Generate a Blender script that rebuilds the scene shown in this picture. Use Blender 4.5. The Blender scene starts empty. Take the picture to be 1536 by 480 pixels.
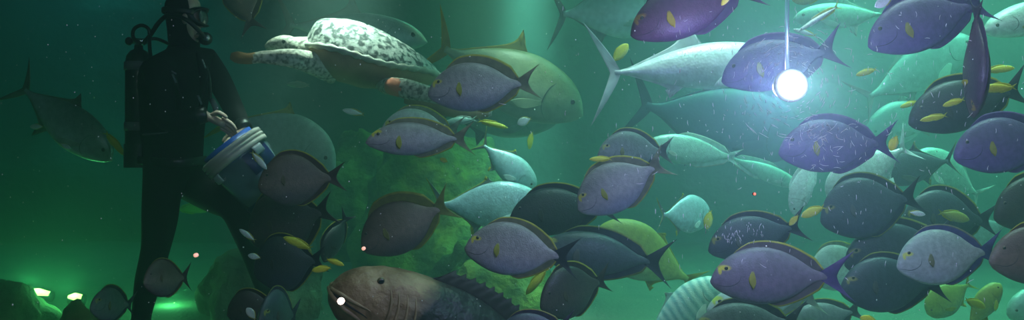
import bpy, bmesh, math, random
from mathutils import Vector, Matrix, noise

random.seed(11)
sc = bpy.context.scene
COL = sc.collection
F, CAMZ = 1200.0, 0.95                      # focal length in pixels of the 1536 px frame, eye height


def at(px, py, Y):
    """World point seen at pixel (px, py) and standing Y metres in."""
    return Vector(((px - 768) / F * Y, Y, CAMZ - (py - 240) / F * Y))


# ------------------------------------------------------------------ camera, world, light
cam = bpy.data.cameras.new('camera')
cam.sensor_width = 36.0
cam.lens = 36.0 * F / 1536.0
cam_o = bpy.data.objects.new('camera', cam)
COL.objects.link(cam_o)
cam_o.location = (0, 0, CAMZ)
cam_o.rotation_euler = (math.pi / 2, 0, 0)
sc.camera = cam_o
sc.view_settings.view_transform = 'Standard'
sc.view_settings.look = 'None'
sc.view_settings.gamma = 1.0
sc.view_settings.use_curve_mapping = False
sc.view_settings.exposure = 0.0
sc.cycles.use_denoising = True

world = bpy.data.worlds.new('world')
sc.world = world
world.use_nodes = True
wb = world.node_tree.nodes['Background']
wb.inputs[0].default_value = (0.10, 0.42, 0.40, 1)
wb.inputs[1].default_value = 0.035


def light(kind, name, loc, target, power, color, **kw):
    l = bpy.data.lights.new(name, kind)
    l.energy = power
    l.color = color
    for k, v in kw.items():
        setattr(l, k, v)
    o = bpy.data.objects.new(name, l)
    COL.objects.link(o)
    o.location = loc
    d = Vector(target) - Vector(loc)
    o.rotation_euler = d.to_track_quat('-Z', 'Y').to_euler()
    return o


# lamps and added fill spots over the open top of the tank, and the dim violet light of the visitors' hall
light('AREA', 'tank_lamp', (2.7, 4.9, 3.6), (2.6, 5.1, 0), 190, (0.34, 1.0, 0.72), shape='RECTANGLE', size=3.0, size_y=3.0, spread=1.75)
light('AREA', 'tank_lamp', (1.3, 2.6, 3.6), (1.25, 2.9, 0), 26, (0.80, 0.95, 0.95), shape='RECTANGLE', size=2.6, size_y=0.8, spread=1.35)
light('AREA', 'tank_lamp', (0.1, 7.0, 3.6), (0.0, 6.9, 0), 34, (0.34, 1.0, 0.62), shape='RECTANGLE', size=2.4, size_y=1.6, spread=1.75)
light('AREA', 'tank_lamp', (-4.0, 7.6, 3.6), (-3.8, 7.6, 0), 18, (0.18, 0.85, 1.0), shape='RECTANGLE', size=2.6, size_y=1.6, spread=2.0)
light('SPOT', 'beam_lamp', (0.15, 6.3, 3.5), (0.05, 6.0, 0), 4500, (0.50, 1.0, 0.82), spot_size=0.34, spot_blend=0.9, shadow_soft_size=0.12)
light('SPOT', 'rock_lamp', (-0.2, 5.2, 3.5), (-0.35, 6.2, 0.6), 250, (1.0, 0.95, 0.35), spot_size=0.50, spot_blend=0.8, shadow_soft_size=0.15)
light('SPOT', 'turtle_lamp', (-0.9, 4.5, 3.5), (-0.95, 4.25, 1.4), 1700, (1.0, 1.0, 0.90), spot_size=0.40, spot_blend=0.7, shadow_soft_size=0.15)
light('SPOT', 'shoal_fill', (0.15, 4.3, 3.5), (0.0, 4.6, 1.2), 760, (0.85, 1.0, 0.85), spot_size=0.42, spot_blend=0.8, shadow_soft_size=0.15)  # added spot to brighten the olive trevally and its neighbours
light('SPOT', 'feed_fill', (-1.15, 3.5, 3.5), (-1.30, 3.84, 1.05), 650, (0.95, 1.0, 0.95), spot_size=0.15, spot_blend=0.7, shadow_soft_size=0.08)  # narrow spot added to brighten the hand and bucket
light('SPOT', 'white_fish_fill', (1.7, 3.7, 3.5), (1.55, 3.5, .9), 260, (0.90, 1.0, 0.92), spot_size=0.30, spot_blend=0.8, shadow_soft_size=0.12)  # added spot that lifts the white fish out of shade
light('SPOT', 'silver_fill', (0.25, 3.5, 3.5), (-0.15, 4.15, .75), 420, (0.88, 1.0, 0.95), spot_size=0.26, spot_blend=0.8, shadow_soft_size=0.12)  # extra spot added to brighten the silver-blue trevally
light('SPOT', 'jack_lamp', (1.0, 3.4, 3.5), (0.85, 3.75, 1.3), 420, (0.85, 1.0, 0.95), spot_size=0.50, spot_blend=0.8, shadow_soft_size=0.15)
light('AREA', 'hall_lamp', (1.5, -0.6, 2.4), (1.0, 3.0, 0.8), 25, (0.74, 0.58, 1.0), shape='RECTANGLE', size=2.0, size_y=0.8)
light('AREA', 'hall_lamp', (-0.6, -0.6, 2.4), (-0.1, 3.2, 0.6), 9, (1.0, 0.80, 0.78), shape='RECTANGLE', size=1.0, size_y=0.6)


# ------------------------------------------------------------------ materials
def nodes(m):
    m.use_nodes = True
    nt = m.node_tree
    return nt, nt.nodes, nt.links


def new_mat(name, col, rough=0.5, metal=0.0, spec=0.5, trans=0.0, emit=None, estr=0.0, alpha=1.0):
    m = bpy.data.materials.new(name)
    nt, N, L = nodes(m)
    b = N['Principled BSDF']
    b.inputs['Base Color'].default_value = (*col, 1)
    b.inputs['Roughness'].default_value = rough
    b.inputs['Metallic'].default_value = metal
    b.inputs['Specular IOR Level'].default_value = spec
    b.inputs['Transmission Weight'].default_value = trans
    if emit:
        b.inputs['Emission Color'].default_value = (*emit, 1)
        b.inputs['Emission Strength'].default_value = estr
    return m


def mottled(name, cols, scale=6.0, detail=4.0, rough=0.7, bump=0.3, bscale=None, spec=0.4, coords='Object', dist=0.0, stops=None, thick=0.02):
    """Noise-coloured material: cols is a list of colours laid along a ramp."""
    m = bpy.data.materials.new(name)
    nt, N, L = nodes(m)
    b = N['Principled BSDF']
    b.inputs['Roughness'].default_value = rough
    b.inputs['Specular IOR Level'].default_value = spec
    tc = N.new('ShaderNodeTexCoord')
    n = N.new('ShaderNodeTexNoise')
    n.inputs['Scale'].default_value = scale
    n.inputs['Detail'].default_value = detail
    n.inputs['Distortion'].default_value = dist
    r = N.new('ShaderNodeValToRGB')
    e = r.color_ramp.elements
    st = stops or [0.3 + 0.4 * i / (len(cols) - 1) for i in range(len(cols))]
    while len(e) < len(cols):
        e.new(0.5)
    for i, c in enumerate(cols):
        e[i].position = st[i]
        e[i].color = (*c, 1)
    L.new(tc.outputs[coords], n.inputs['Vector'])
    L.new(n.outputs['Fac'], r.inputs['Fac'])
    L.new(r.outputs['Color'], b.inputs['Base Color'])
    n2 = N.new('ShaderNodeTexNoise')
    n2.inputs['Scale'].default_value = bscale or scale * 3
    n2.inputs['Detail'].default_value = 5
    bp = N.new('ShaderNodeBump')
    bp.inputs['Strength'].default_value = bump
    bp.inputs['Distance'].default_value = thick
    L.new(tc.outputs[coords], n2.inputs['Vector'])
    L.new(n2.outputs['Fac'], bp.inputs['Height'])
    L.new(bp.outputs['Normal'], b.inputs['Normal'])
    return m


def fish_skin(name, back, side, belly, patch=None, rough=0.42, spec=0.5, metal=0.0, blot=0.15, stripe=None):
    """Back-to-belly colouring with fine scales; patch = yellow mark at the eye (colour)."""
    m = bpy.data.materials.new(name)
    nt, N, L = nodes(m)
    b = N['Principled BSDF']
    b.inputs['Roughness'].default_value = rough
    b.inputs['Specular IOR Level'].default_value = spec
    b.inputs['Metallic'].default_value = metal
    tc = N.new('ShaderNodeTexCoord')
    sep = N.new('ShaderNodeSeparateXYZ')
    L.new(tc.outputs['Object'], sep.inputs[0])
    nz = N.new('ShaderNodeTexNoise')
    nz.inputs['Scale'].default_value = 9
    nz.inputs['Detail'].default_value = 4
    L.new(tc.outputs['Object'], nz.inputs['Vector'])
    mr = N.new('ShaderNodeMapRange')
    mr.inputs['From Min'].default_value = -0.21
    mr.inputs['From Max'].default_value = 0.21
    L.new(sep.outputs['Z'], mr.inputs['Value'])
    ad = N.new('ShaderNodeMath')
    ad.operation = 'MULTIPLY_ADD'
    L.new(nz.outputs['Fac'], ad.inputs[0])
    ad.inputs[1].default_value = 0.22
    L.new(mr.outputs['Result'], ad.inputs[2])
    r = N.new('ShaderNodeValToRGB')
    e = r.color_ramp.elements
    e[0].position, e[0].color = 0.18, (*belly, 1)
    e[1].position, e[1].color = 0.92, (*back, 1)
    x = e.new(0.5)
    x.color = (*side, 1)
    L.new(ad.outputs[0], r.inputs['Fac'])
    out = r.outputs['Color']
    # blotches of the hide
    n3 = N.new('ShaderNodeTexNoise')
    n3.inputs['Scale'].default_value = 26
    n3.inputs['Detail'].default_value = 3
    L.new(tc.outputs['Object'], n3.inputs['Vector'])
    mr3 = N.new('ShaderNodeMapRange')
    mr3.inputs['From Min'].default_value = 0.35
    mr3.inputs['From Max'].default_value = 0.65
    mr3.inputs['To Min'].default_value = 1.0 - blot
    mr3.inputs['To Max'].default_value = 1.0 + blot
    L.new(n3.outputs['Fac'], mr3.inputs['Value'])
    mx = N.new('ShaderNodeMix')
    mx.data_type = 'RGBA'
    mx.blend_type = 'MULTIPLY'
    mx.inputs[0].default_value = 1.0
    L.new(out, mx.inputs[6])
    L.new(mr3.outputs['Result'], mx.inputs[7])
    out = mx.outputs[2]
    if stripe:
        w = N.new('ShaderNodeTexWave')
        w.wave_type = 'BANDS'
        w.bands_direction = 'X'
        w.inputs['Scale'].default_value = 4.2
        w.inputs['Distortion'].default_value = 2.5
        L.new(tc.outputs['Object'], w.inputs['Vector'])
        m2 = N.new('ShaderNodeMix')
        m2.data_type = 'RGBA'
        L.new(w.outputs['Fac'], m2.inputs[0])
        L.new(out, m2.inputs[6])
        m2.inputs[7].default_value = (*stripe, 1)
        out = m2.outputs[2]
    if patch:
        for (px_, pz_, sx_, sz_) in ((0.405, 0.072, 0.045, 0.022), (0.44, 0.05, 0.014, 0.03)):
            vm = N.new('ShaderNodeVectorMath')
            vm.operation = 'MULTIPLY_ADD'
            vm.inputs[1].default_value = (1 / sx_, 0.0, 1 / sz_)
            vm.inputs[2].default_value = (-px_ / sx_, 0.0, -pz_ / sz_)
            L.new(tc.outputs['Object'], vm.inputs[0])
            ln = N.new('ShaderNodeVectorMath')
            ln.operation = 'LENGTH'
            L.new(vm.outputs[0], ln.inputs[0])
            q = N.new('ShaderNodeMapRange')
            q.inputs['From Min'].default_value = 0.55
            q.inputs['From Max'].default_value = 1.1
            q.inputs['To Min'].default_value = 0.9
            q.inputs['To Max'].default_value = 0.0
            L.new(ln.outputs['Value'], q.inputs['Value'])
            m3 = N.new('ShaderNodeMix')
            m3.data_type = 'RGBA'
            L.new(q.outputs['Result'], m3.inputs[0])
            L.new(out, m3.inputs[6])
            m3.inputs[7].default_value = (*patch, 1)
            out = m3.outputs[2]
    L.new(out, b.inputs['Base Color'])
    vo = N.new('ShaderNodeTexVoronoi')
    vo.inputs['Scale'].default_value = 75
    L.new(tc.outputs['Object'], vo.inputs['Vector'])
    bp = N.new('ShaderNodeBump')
    bp.inputs['Strength'].default_value = 0.16
    bp.inputs['Distance'].default_value = 0.005
    L.new(vo.outputs['Distance'], bp.inputs['Height'])
    L.new(bp.outputs['Normal'], b.inputs['Normal'])
    return m


def fin_mat(name, col, tl=0.35):
    """Thin fin membrane: diffuse and translucent."""
    m = bpy.data.materials.new(name)
    nt, N, L = nodes(m)
    b = N['Principled BSDF']
    b.inputs['Roughness'].default_value = 0.5
    b.inputs['Specular IOR Level'].default_value = 0.3
    tr = N.new('ShaderNodeBsdfTranslucent')
    mx = N.new('ShaderNodeMixShader')
    mx.inputs[0].default_value = tl
    tc = N.new('ShaderNodeTexCoord')
    n = N.new('ShaderNodeTexNoise')
    n.inputs['Scale'].default_value = 14
    L.new(tc.outputs['Object'], n.inputs['Vector'])
    r = N.new('ShaderNodeValToRGB')
    r.color_ramp.elements[0].position = 0.3
    r.color_ramp.elements[0].color = (*[c * 0.75 for c in col], 1)
    r.color_ramp.elements[1].position = 0.7
    r.color_ramp.elements[1].color = (*[min(1, c * 1.2) for c in col], 1)
    L.new(n.outputs['Fac'], r.inputs['Fac'])
    L.new(r.outputs['Color'], b.inputs['Base Color'])
    L.new(r.outputs['Color'], tr.inputs['Color'])
    L.new(b.outputs[0], mx.inputs[1])
    L.new(tr.outputs[0], mx.inputs[2])
    L.new(mx.outputs[0], N['Material Output'].inputs['Surface'])
    return m


YEL = (0.62, 0.55, 0.03)
SKINS = {
    #          back               side               belly             fins               edge    pectoral  patch
    'mauve':  ((.22, .20, .20), (.36, .31, .33), (.28, .25, .38), (.22, .21, .13), (.46, .42, .06), (.44, .43, .06), (.60, .52, .04)),
    'dusk':   ((.15, .13, .16), (.20, .15, .21), (.18, .13, .24), (.16, .13, .14), (.44, .42, .06), (.44, .43, .06), (.60, .54, .04)),
    'grey':   ((.16, .18, .18), (.24, .25, .26), (.22, .22, .27), (.12, .12, .13), (.38, .38, .08), (.30, .29, .14), (.40, .38, .10)),
    'dark':   ((.035, .045, .045), (.055, .06, .065), (.05, .05, .075), (.03, .03, .045), (.34, .34, .04), (.07, .07, .06), None),
    'slate':  ((.055, .07, .085), (.075, .085, .11), (.07, .07, .12), (.06, .06, .09), (.26, .27, .07), (.13, .13, .12), (.30, .28, .06)),
    'violet': ((.11, .085, .17), (.16, .10, .26), (.16, .09, .30), (.13, .07, .24), (.20, .12, .30), (.42, .38, .08), None),
    'plum':   ((.065, .035, .065), (.10, .04, .075), (.085, .04, .10), (.09, .05, .11), (.12, .06, .13), (.55, .48, .05), (.30, .18, .04)),
    'brown':  ((.12, .08, .065), (.20, .135, .11), (.12, .09, .10), (.10, .06, .055), (.42, .40, .05), (.19, .15, .09), None),
    'bronze': ((.13, .09, .065), (.21, .145, .115), (.12, .095, .10), (.20, .21, .05), (.34, .35, .06), (.30, .27, .08), None),
    'umber':  ((.05, .04, .035), (.07, .055, .045), (.05, .045, .05), (.05, .04, .03), (.40, .38, .05), (.10, .085, .05), None),
    'pale':   ((.42, .52, .46), (.62, .70, .62), (.55, .62, .60), (.34, .40, .30), (.52, .52, .08), (.60, .56, .08), (.55, .60, .05)),
    'ash':    ((.34, .40, .36), (.45, .47, .46), (.40, .39, .48), (.12, .11, .28), (.30, .30, .20), (.30, .30, .16), (.60, .62, .05)),
    'blue':   ((.38, .56, .60), (.50, .70, .74), (.40, .52, .60), (.24, .30, .26), (.50, .52, .06), (.78, .84, .82), None),
    'silver': ((.16, .22, .22), (.42, .50, .50), (.60, .68, .66), (.22, .26, .22), (.22, .26, .22), (.40, .45, .40), None),
    'teal':   ((.30, .40, .38), (.36, .46, .46), (.34, .44, .46), (.50, .46, .06), (.62, .58, .05), (.20, .26, .26), None),
    'steel':  ((.10, .13, .12), (.20, .25, .24), (.26, .32, .31), (.08, .10, .10), (.08, .10, .10), (.16, .20, .20), None),
    'white':  ((.60, .70, .68), (.74, .80, .80), (.60, .66, .72), (.72, .78, .78), (.80, .84, .84), (.7, .75, .75), None),
    'olive':  ((.20, .22, .10), (.30, .32, .22), (.16, .18, .16), (.40, .32, .08), (.58, .42, .05), (.36, .38, .26), None),
    'shadow': ((.03, .07, .10), (.05, .10, .16), (.05, .11, .18), (.04, .08, .12), (.04, .08, .12), (.04, .08, .12), None),
    'lime':   ((.30, .36, .06), (.34, .42, .10), (.30, .40, .20), (.34, .38, .04), (.50, .52, .05), (.45, .48, .06), None),
    'sea':    ((.30, .52, .42), (.36, .56, .46), (.32, .52, .44), (.42, .62, .54), (.50, .62, .50), (.5, .6, .5), None),
    'banded': ((.24, .50, .46), (.30, .56, .50), (.30, .54, .50), (.42, .62, .54), (.50, .62, .50), (.5, .6, .5), None),
    'yellow': ((.62, .60, .04), (.74, .70, .06), (.70, .72, .22), (.62, .58, .04), (.66, .62, .05), (.62, .6, .05), None),
    'tinsel': ((.50, .62, .55), (.78, .86, .80), (.85, .88, .80), (.60, .60, .20), (.60, .60, .10), (.6, .6, .2), None),
}
MAT = {}


def skin_set(key):
    if key not in MAT:
        bk, sd, bl, fn, ed, pc, pt = SKINS[key]
        shiny = key in ('silver', 'steel', 'white', 'blue', 'tinsel', 'sea')
        MAT[key] = (fish_skin(key + '_skin', bk, sd, bl, pt, rough=0.33 if shiny else 0.45, spec=0.6 if shiny else 0.45,
                              metal=0.15 if shiny else 0.0, stripe=(.60, .80, .68) if key == 'banded' else None),
                    fin_mat(key + '_fin', fn), fin_mat(key + '_edge', ed), fin_mat(key + '_pectoral', pc))
    return MAT[key]


M_PUPIL = new_mat('pupil', (.01, .01, .012), 0.15, spec=0.8)
M_IRIS = new_mat('iris', (.14, .11, .05), 0.3)
M_SLIT = new_mat('slit', (.035, .025, .04), 0.7)


# ------------------------------------------------------------------ mesh helpers
class MB:
    def __init__(s):
        s.v, s.f, s.m = [], [], []

    def grid(s, rows, closed=False, mat=0):
        """rows of equal length; quads between them; closed wraps each row."""
        b = len(s.v)
        n = len(rows[0])
        for r in rows:
            s.v.extend(Vector(p) for p in r)
        for i in range(len(rows) - 1):
            for k in range(n if closed else n - 1):
                k2 = (k + 1) % n
                s.f.append((b + i * n + k, b + i * n + k2, b + (i + 1) * n + k2, b + (i + 1) * n + k))
                s.m.append(mat(i, k) if callable(mat) else mat)
        return b

    def cap(s, ring, p, flip=False, mat=0):
        c = len(s.v)
        s.v.append(Vector(p))
        n = len(ring)
        for k in range(n):
            a, b = ring[k], ring[(k + 1) % n]
            s.f.append((c, b, a) if flip else (c, a, b))
            s.m.append(mat)

    def tube(s, pts, rad, n=10, mat=0, ends=True):
        """Round tube through pts; rad a number or a list; each may be (ru, rv)."""
        pts = [Vector(p) for p in pts]
        rows = []
        up0 = Vector((0, 0, 1))
        for i, p in enumerate(pts):
            t = (pts[min(i + 1, len(pts) - 1)] - pts[max(i - 1, 0)]).normalized()
            a = t.cross(up0)
            if a.length < 0.05:
                a = t.cross(Vector((0, 1, 0)))
            a.normalize()
            c = a.cross(t).normalized()
            r = rad[i] if isinstance(rad, (list, tuple)) else rad
            ru, rv = r if isinstance(r, (list, tuple)) else (r, r)
            rows.append([p + a * (ru * math.cos(2 * math.pi * k / n)) + c * (rv * math.sin(2 * math.pi * k / n)) for k in range(n)])
        b = s.grid(rows, True, mat)
        if ends:
            s.cap([b + k for k in range(n)], pts[0], False, mat)
            s.cap([b + (len(pts) - 1) * n + k for k in range(n)], pts[-1], True, mat)

    def ball(s, c, r, nu=10, nv=14, mat=0, ax=None):
        """Ellipsoid with radii r about c."""
        r = r if isinstance(r, (tuple, list)) else (r, r, r)
        rows = []
        for i in range(1, nu):
            a = math.pi * i / nu
            rows.append([Vector(c) + Vector((r[0] * math.sin(a) * math.cos(2 * math.pi * k / nv), r[1] * math.sin(a) * math.sin(2 * math.pi * k / nv), r[2] * math.cos(a))) for k in range(nv)])
        b = s.grid(rows, True, mat)
        s.cap([b + k for k in range(nv)], Vector(c) + Vector((0, 0, r[2])), False, mat)
        s.cap([b + (nu - 2) * nv + k for k in range(nv)], Vector(c) - Vector((0, 0, r[2])), True, mat)

    def sheet(s, rows, off, t, edge=0):
        """Closed thin plate over the grid rows[i][j]; off = thickness direction; the last `edge` rows take material 1."""
        nr, nc = len(rows), len(rows[0])
        o = Vector(off).normalized() * t

        def thick(i, j):
            k = 1.0 - 0.75 * i / (nr - 1)
            return o * k
        m = lambda i, k: 1 if i >= nr - 1 - edge else 0
        a = s.grid([[Vector(p) + thick(i, j) for j, p in enumerate(r)] for i, r in enumerate(rows)], False, m)
        b = s.grid([[Vector(p) - thick(i, j) for j, p in enumerate(r)] for i, r in enumerate(rows)], False, m)
        loop = [(0, j) for j in range(nc)] + [(i, nc - 1) for i in range(1, nr)] + [(nr - 1, j) for j in range(nc - 2, -1, -1)] + [(i, 0) for i in range(nr - 2, 0, -1)]
        for q in range(len(loop)):
            (i, j), (k, l) = loop[q], loop[(q + 1) % len(loop)]
            s.f.append((a + i * nc + j, a + k * nc + l, b + k * nc + l, b + i * nc + j))
            s.m.append(1 if edge and min(i, k) >= nr - 1 - edge else 0)

    def build(s, name, mats, parent=None, smooth=True, loc=None):
        me = bpy.data.meshes.new(name)
        me.from_pydata([tuple(p) for p in s.v], [], s.f)
        for m in (mats if isinstance(mats, (list, tuple)) else [mats]):
            me.materials.append(m)
        me.polygons.foreach_set('material_index', s.m)
        me.polygons.foreach_set('use_smooth', [smooth] * len(s.f))
        bm = bmesh.new()
        bm.from_mesh(me)
        bmesh.ops.remove_doubles(bm, verts=bm.verts, dist=1e-6)
        bmesh.ops.recalc_face_normals(bm, faces=bm.faces)
        bm.to_mesh(me)
        bm.free()
        o = bpy.data.objects.new(name, me)
        COL.objects.link(o)
        if parent:
            o.parent = parent
        if loc is not None:
            o.location = loc
        return o


def empty(name, label, cat, group=None, loc=(0, 0, 0)):
    o = bpy.data.objects.new(name, None)
    COL.objects.link(o)
    o.location = loc
    o.empty_display_size = 0.1
    tag(o, label, cat, group)
    return o


def tag(o, label=None, cat=None, group=None, kind=None):
    if label:
        o['label'] = label
    if cat:
        o['category'] = cat
    if group:
        o['group'] = group
    if kind:
        o['kind'] = kind
    return o


def catmull(tab, s):
    """Smooth interpolation of table rows (s, a, b, c)."""
    n = len(tab)
    if s <= tab[0][0]:
        return tab[0][1:]
    if s >= tab[-1][0]:
        return tab[-1][1:]
    i = max(k for k in range(n) if tab[k][0] <= s)
    p0, p1, p2, p3 = tab[max(i - 1, 0)], tab[i], tab[min(i + 1, n - 1)], tab[min(i + 2, n - 1)]
    h = p2[0] - p1[0]
    t = (s - p1[0]) / h
    out = []
    for q in range(1, len(p1)):
        m1 = (p2[q] - p0[q]) / max(p2[0] - p0[0], 1e-6) * h
        m2 = (p3[q] - p1[q]) / max(p3[0] - p1[0], 1e-6) * h
        out.append((2 * t ** 3 - 3 * t * t + 1) * p1[q] + (t ** 3 - 2 * t * t + t) * m1 + (-2 * t ** 3 + 3 * t * t) * p2[q] + (t ** 3 - t * t) * m2)
    return tuple(out)


# ------------------------------------------------------------------ fish
SURGEON = [(0, -.012, -.045, .010), (.02, .030, -.072, .026), (.05, .072, -.095, .040), (.09, .112, -.118, .052), (.16, .160, -.152, .068), (.26, .198, -.185, .080),
           (.38, .208, -.198, .082), (.50, .185, -.182, .070), (.60, .138, -.140, .050), (.68, .082, -.088, .032), (.74, .042, -.046, .020), (.79, .029, -.031, .010), (.82, .022, -.024, .003)]
JACK = [(0, .004, -.014, .010), (.03, .045, -.042, .030), (.08, .085, -.070, .046), (.15, .118, -.100, .060), (.26, .142, -.128, .070), (.38, .148, -.140, .070),
        (.50, .130, -.124, .060), (.60, .100, -.096, .044), (.70, .060, -.058, .028), (.78, .026, -.026, .018), (.83, .016, -.016, .014), (.86, .016, -.016, .010)]
BULK = [(0, .004, -.020, .012), (.03, .065, -.065, .040), (.08, .115, -.105, .062), (.15, .152, -.135, .078), (.26, .185, -.165, .088), (.38, .192, -.178, .086),
        (.50, .165, -.160, .072), (.60, .125, -.122, .052), (.70, .074, -.072, .032), (.78, .032, -.032, .020), (.83, .020, -.020, .014), (.86, .02, -.02, .010)]
SLIM = [(0, .004, -.010, .010), (.04, .034, -.032, .024), (.12, .066, -.062, .040), (.25, .090, -.086, .050), (.40, .096, -.094, .052), (.55, .082, -.080, .042),
        (.68, .054, -.052, .028), (.78, .026, -.026, .016), (.86, .018, -.018, .010)]
KIND = {
    'surgeonfish': dict(tab=SURGEON, H=.406, dorsal=(.17, .755, .050, 'long'), anal=(.42, .755, .040, 'long'), tail=(.775, .185, .885, 1.5), pec=(.285, .045, .125, .036), eye=(.105, .066, .0165)),
    'jack': dict(tab=JACK, H=.288, dorsal=(.40, .82, .125, 'sickle'), anal=(.50, .82, .105, 'sickle'), tail=(.835, .225, .885, 1.1), pec=(.235, -.035, .20, .04), eye=(.085, .028, .017)),
    'bulky': dict(tab=BULK, H=.370, dorsal=(.42, .82, .100, 'sickle'), anal=(.52, .82, .080, 'sickle'), tail=(.835, .21, .885, 1.1), pec=(.27, -.06, .19, .05), eye=(.085, .02, .016)),
    'slim': dict(tab=SLIM, H=.190, dorsal=(.32, .80, .040, 'long'), anal=(.48, .80, .036, 'long'), tail=(.83, .10, .90, 1.3), pec=(.23, -.02, .12, .03), eye=(.085, .020, .015)),
}
FISH_NAME = {'surgeonfish': 'surgeonfish', 'jack': 'trevally', 'bulky': 'trevally', 'slim': 'small_fish'}


def fish(sp, nose, tail, depth, hpx, key, label, name=None, cat='fish', group=None, tw=0.0, roll=0.0, bend=0.0, dor=None, up=None, pec=True, tailw=1.0, simple=False, wide=1.0, pfold=0.32, anal_h=None, tailkey=None):
    """One swimming fish. nose/tail: where its ends show; depth: metres in; tw: metres by which the nose is nearer than the middle."""
    K = KIND[sp]
    Nw, Tw = at(nose[0], nose[1], depth - tw), at(tail[0], tail[1], depth + tw)
    L = (Nw - Tw).length
    fw = (Nw - Tw) / L
    u0 = Vector(up) if up else Vector((0, 0, 1))
    uu = (u0 - fw * u0.dot(fw)).normalized()
    uu = Matrix.Rotation(math.radians(roll), 3, fw) @ uu
    lat = uu.cross(fw)
    hs = hpx * depth / F / (L * K['H'])
    tab = [(a, b * hs, c * hs, w * wide) for a, b, c, w in K['tab']]
    root = empty(name or FISH_NAME[sp], label, cat, group)
    R = Matrix((fw, lat, uu)).transposed().to_4x4()
    root.matrix_world = Matrix.Translation((Nw + Tw) / 2) @ R @ Matrix.Scale(L, 4)
    body, fin, edge, pcm = skin_set(key)
    if tailkey:
        tfin, tedge = skin_set(tailkey)[1:3]
    else:
        tfin, tedge = fin, edge

    def P(s, y, z):
        return Vector((0.5 - s, y + bend * max(0.0, s - 0.3) ** 2, z))

    def ysurf(s, z):
        t, b, w = catmull(tab, s)
        q = (z - (t + b) / 2) / max((t - b) / 2, 1e-5)
        return w * math.sqrt(max(0.0, 1 - min(1, abs(q)) ** 2))

    # body
    nr, nk = (18, 14) if simple else (34, 26)
    send = tab[-1][0]
    ss = [send * (i / nr) ** 1.25 for i in range(nr + 1)]
    mb = MB()
    rows = []
    for s in ss:
        t, b, w = catmull(tab, s)
        rows.append([P(s, w * math.sin(2 * math.pi * k / nk), (t + b) / 2 + (t - b) / 2 * math.cos(2 * math.pi * k / nk)) for k in range(nk)])
    mb.grid(rows, True)
    mb.cap(list(range(nk)), P(-.006, 0, (tab[0][1] + tab[0][2]) / 2))
    mb.cap([nr * nk + k for k in range(nk)], P(send + .004, 0, 0), True)
    mb.build('body', body, root)
    # median fins
    def median(nm, s0, s1, h, shape, sign, ed):
        nu, nv = (12, 3) if simple else (30, 5)
        rows = []
        for j in range(nv + 1):
            r = []
            for i in range(nu + 1):
                t = i / nu
                s = s0 + (s1 - s0) * t
                tt, bb, _w = catmull(tab, s)
                if shape == 'long':
                    hh = h * min(1, (t / .18) ** .7 if t > 0 else 0) * (0.75 + 0.45 * t) * min(1, ((1 - t) / .10) ** .8 if t < 1 else 0)
                    sb = .055 * (j / nv) * t
                else:
                    hh = h * (max(0.0, 1 - abs(t - .07) / .07) ** .7 * 1.0 if t < .07 else math.exp(-(t - .07) / .11) * .87 + .13 * (1 - t))
                    sb = .11 * (j / nv) ** 1.3 * math.exp(-t / .15) + .01
                zb = (tt if sign > 0 else bb) - sign * .012 * hs
                z = zb + sign * (hh + .012 * hs) * j / nv
                y = .0016 * math.cos(i * math.pi) * (1 - .3 * j / nv)
                r.append(P(s + sb, y, z))
            rows.append(r)
        m = MB()
        m.sheet(rows, (0, 1, 0), .0035, ed)
        m.build(nm, [fin, edge], root)
    d0, d1, dh, dsx = K['dorsal']
    median('dorsal_fin', d0, d1, (dor if dor is not None else dh), dsx, 1, 1)
    a0, a1, ah, asx = K['anal']
    median('anal_fin', a0, a1, (anal_h if anal_h is not None else ah), asx, -1, 1)
    # tail
    t0, tz, tn, te = K['tail']
    tz *= tailw
    nu, nv = (12, 4) if simple else (24, 7)
    base = tab[-2][1] if sp == 'surgeonfish' else tab[-1][1]
    rows = []
    for j in range(nv + 1):
        v = j / nv
        r = []
        for i in range(nu + 1):
            u = 2 * i / nu - 1
            eg = tn + (1.0 - tn) * abs(u) ** te
            s = t0 + (eg - t0) * v
            z = u * (base * 1.05 + (tz - base * 1.05) * v ** (0.85 if sp == 'jack' else 1.05))
            r.append(P(s, .0018 * math.cos(i * math.pi) * (1 - v) + .012 * math.sin(u * 3) * v, z))
        rows.append(r)
    m = MB()
    m.sheet(rows, (0, 1, 0), .005, 0 if sp == 'surgeonfish' else 1)
    m.build('tail_fin', [tfin, tedge], root)
    # pectoral fins
    if pec:
        ps, pz, pl, pw = K['pec']
        pz *= hs
        for sd in (-1, 1):
            y0 = ysurf(ps, pz)
            if sp == 'surgeonfish':
                dirv = Vector((.10, sd * math.sin(pfold) * .8, -.90)).normalized()
                wv = Vector((.95, 0, -.10))
            else:
                dirv = Vector((-math.cos(pfold) * .86, sd * math.sin(pfold), -.42)).normalized()
                wv = Vector((.45, 0, -.85))
            wv = (wv - dirv * wv.dot(dirv)).normalized()
            nrm = dirv.cross(wv)
            org = P(ps, sd * (y0 - .004), pz)
            nu2, nv2 = (6, 4) if simple else (10, 7)
            rows = []
            for j in range(nv2 + 1):
                v = j / nv2
                half = pw * (.28 + .72 * math.sin(min(1, v * 1.25) * math.pi * .5)) * (1 - max(0, v - .55) ** 1.6 * 2.2)
                rows.append([org + dirv * (pl * v * (1 - .22 * (i / nu2))) + wv * (half * (2 * i / nu2 - 1) * .8) + nrm * (.0016 * math.cos(i * math.pi) + sd * .018 * v * v) for i in range(nu2 + 1)])
            m = MB()
            m.sheet(rows, nrm, .003, 0)
            m.build('pectoral_fin', [pcm, edge], root)
    # eyes
    es, ez, er = K['eye']
    ez *= min(hs, 1.25)
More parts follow.
